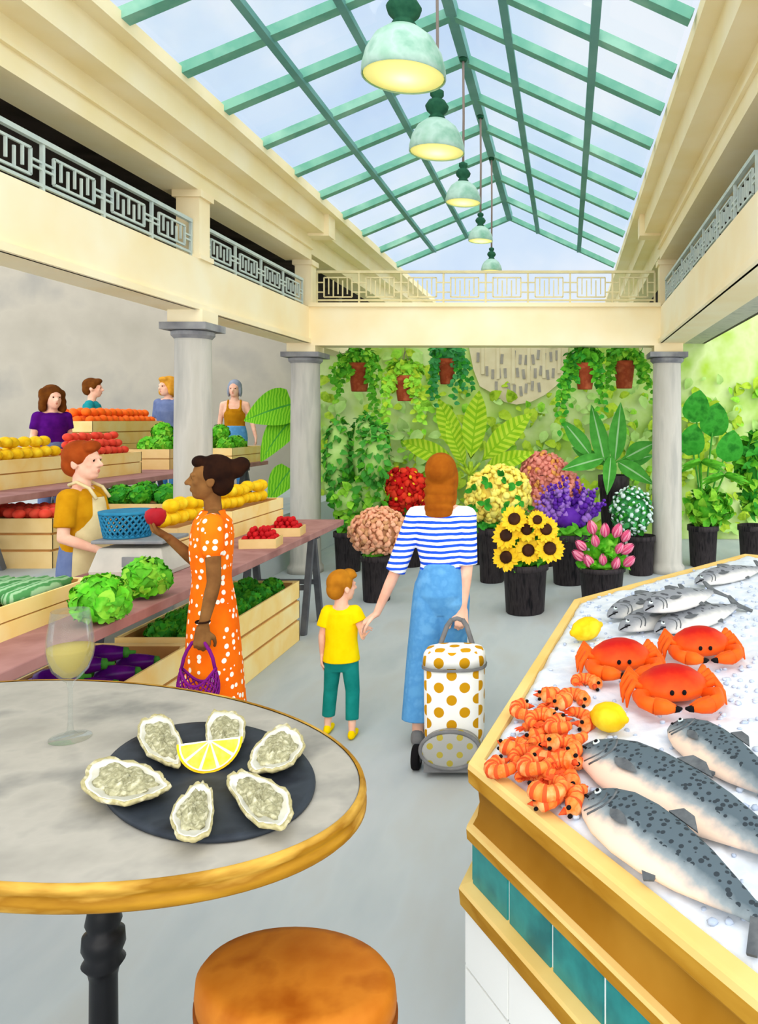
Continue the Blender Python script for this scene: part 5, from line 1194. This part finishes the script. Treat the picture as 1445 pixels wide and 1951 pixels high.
for sx in (-1, 1):
    wh = MB().lathe([(.03, -.022), (.058, -.022), (.066, -.014), (.066, .014), (.058, .022), (.03, .022)], (sx * .2, -.04, .066), 28, 0, True, 1, 1, V(1, 0, 0)).build('wheel', 'black', t)
    MB().lathe([(.028, -.025), (.03, -.02), (.03, .02), (.028, .025)], (sx * .2, -.04, .066), 16, 0, True, 1, 1, V(1, 0, 0)).build('hub', 'c_grey', wh)
    MB().tube([V(sx * .10, .06, .56), V(sx * .09, .075, .64), V(sx * .055, .09, .74), V(sx * .03, .095, .775)], .014, 8).build('handle_strap', 'c_grey', t)
MB().tube([V(-.034, .095, .77), V(0, .096, .782), V(.034, .095, .77)], .0125, 8).build('grip', 'c_grey', t)
for ch in t.children: ch.location = V(0, 0, 0)
# --- the ginger seller
B = person('seller with ginger hair, mustard shirt and beige apron behind the brown table', (-3.21, 5.22, 0), math.radians(-88), 1.015, LIGHT,
           dict(elR=(.215, .0, 1.12), wrR=(.14, .19, 1.03), hR=((-.35, .9, -.15), (-.2, -.1, -1), .3, .1), elL=(-.215, .02, 1.12), wrL=(-.17, .22, 1.03), hL=((.2, .9, -.15), (.2, -.1, -1), .3, .1)), .0062, 1.12, -.1, .05, .95, .05)
tee(B, 'c_mustard', .75, 1., .014, lowz=.84); pants(B, 'c_slate'); short_hair(B, 'h_ginger', 'hair', 1.06); shoes(B, 'leather_dark')
g = MB()
def apr(z, w_, d0, x0=0): return [V(x0 + w_ * math.sin(a), .0 + d0 * math.cos(a), z) for a in [(-1.25 + 2.5 * i / 14) for i in range(15)]]
rows = [apr(.55, .215, .165), apr(.75, .21, .16), apr(.9, .205, .155), apr(1.0, .19, .142), apr(1.1, .17, .142), apr(1.2, .14, .148), apr(1.32, .095, .14), apr(1.36, .085, .13)]
for k_, o_ in ((0, 0), (1, -.006)):
    vs = [p + V(0, o_, 0) for r_ in rows for p in r_]; fs = []
    for i in range(len(rows) - 1):
        for j in range(14): fs.append((i * 15 + j, i * 15 + j + 1, (i + 1) * 15 + j + 1, (i + 1) * 15 + j))
    g.add(vs, fs)
for sx in (-1, 1): g.tube([V(sx * .078, .132, 1.35), V(sx * .075, .085, 1.42), V(sx * .066, .0, 1.46), V(sx * .03, -.07, 1.44), V(0, -.08, 1.43)], .011, 6)
wear(B, 'apron', 'c_apron', g, 0)
# --- shoppers at the back, on the raised floor
B = person('woman with curly brown hair and purple top at the left edge', (-5.62, 8.6, PL), math.radians(-125), .90, LIGHT, {}, .011, 1.25, 0, 0, 1.05)
tee(B, 'c_purple', .6); pants(B, 'c_slate')
g = MB(); hell(B, g, (0, -.03, .04), (.094, .108, .098))
for i in range(26):
    a = PI * (.95 + 1.1 * i / 25) ; hell(B, g, (math.cos(a) * .088, math.sin(a) * .085 - .005, -.10 + .13 * (i % 3) / 2 + uni(-.02, .02)), (.034, .034, .05))
wear(B, 'hair', 'h_brown', g); shoes(B, 'black')
B = person('shopper with brown hair and teal shirt behind the orange crate', (-6.72, 11.15, PL), math.radians(-70), 1.03, LIGHT, {}, .011, 1.15, .0, 0, 1.0)
tee(B, 'c_teal', .8); pants(B, 'c_slate'); short_hair(B, 'h_brown'); shoes(B, 'black')
B = person('blond shopper in slate blue shirt left of the near column', (-5.95, 11.75, PL), math.radians(170), 1.06, LIGHT, {}, .011, 1.2, -.3, 0, 1.0)
tee(B, 'c_slate', .8); pants(B, 'c_jeans'); g = MB(); hell(B, g, (0, -.03, .04), (.096, .108, .094))
for sx in (-1, 1): hell(B, g, (sx * .08, -.01, -.02), (.03, .06, .075)); hell(B, g, (sx * .088, .0, -.06), (.026, .05, .045))
hell(B, g, (0, -.08, -.05), (.085, .05, .07)); hell(B, g, (0, .05, .09), (.065, .045, .032)); wear(B, 'hair', 'h_blond', g); shoes(B, 'black')
B = person('woman with grey blue hair and ochre tank top right of the near column', (-5.06, 12.0, PL), math.radians(-165), 1.045, LIGHT,
           dict(elR=(.2, .0, 1.10), elL=(-.24, .0, 1.10), wrL=(-.30, .10, .88)), .011, 1.08, -.1, 0, .95, .052)
P = B['P']; g = MB(); g.loft([(1.30, .13, .105, 0, 0), (1.22, .15, .122, 0, .008), (1.08, .14, .112), (.98, .16, .12)], 24)
for sx in (-1, 1): g.cap(V(sx * .085, .085, 1.28), V(sx * .085, .02, 1.425), .022, .018, 8); g.cap(V(sx * .085, .02, 1.425), V(sx * .085, -.085, 1.28), .018, .022, 8)
wear(B, 'tank_top', 'c_ochre', g); pants(B, 'c_jeans')
g = MB(); hell(B, g, (0, -.03, .045), (.088, .104, .092)); hell(B, g, (0, -.07, -.02), (.08, .06, .09))
for sx in (-1, 1): hell(B, g, (sx * .075, -.01, -.02), (.022, .045, .09))
wear(B, 'hair', 'h_grey', g); shoes(B, 'black')
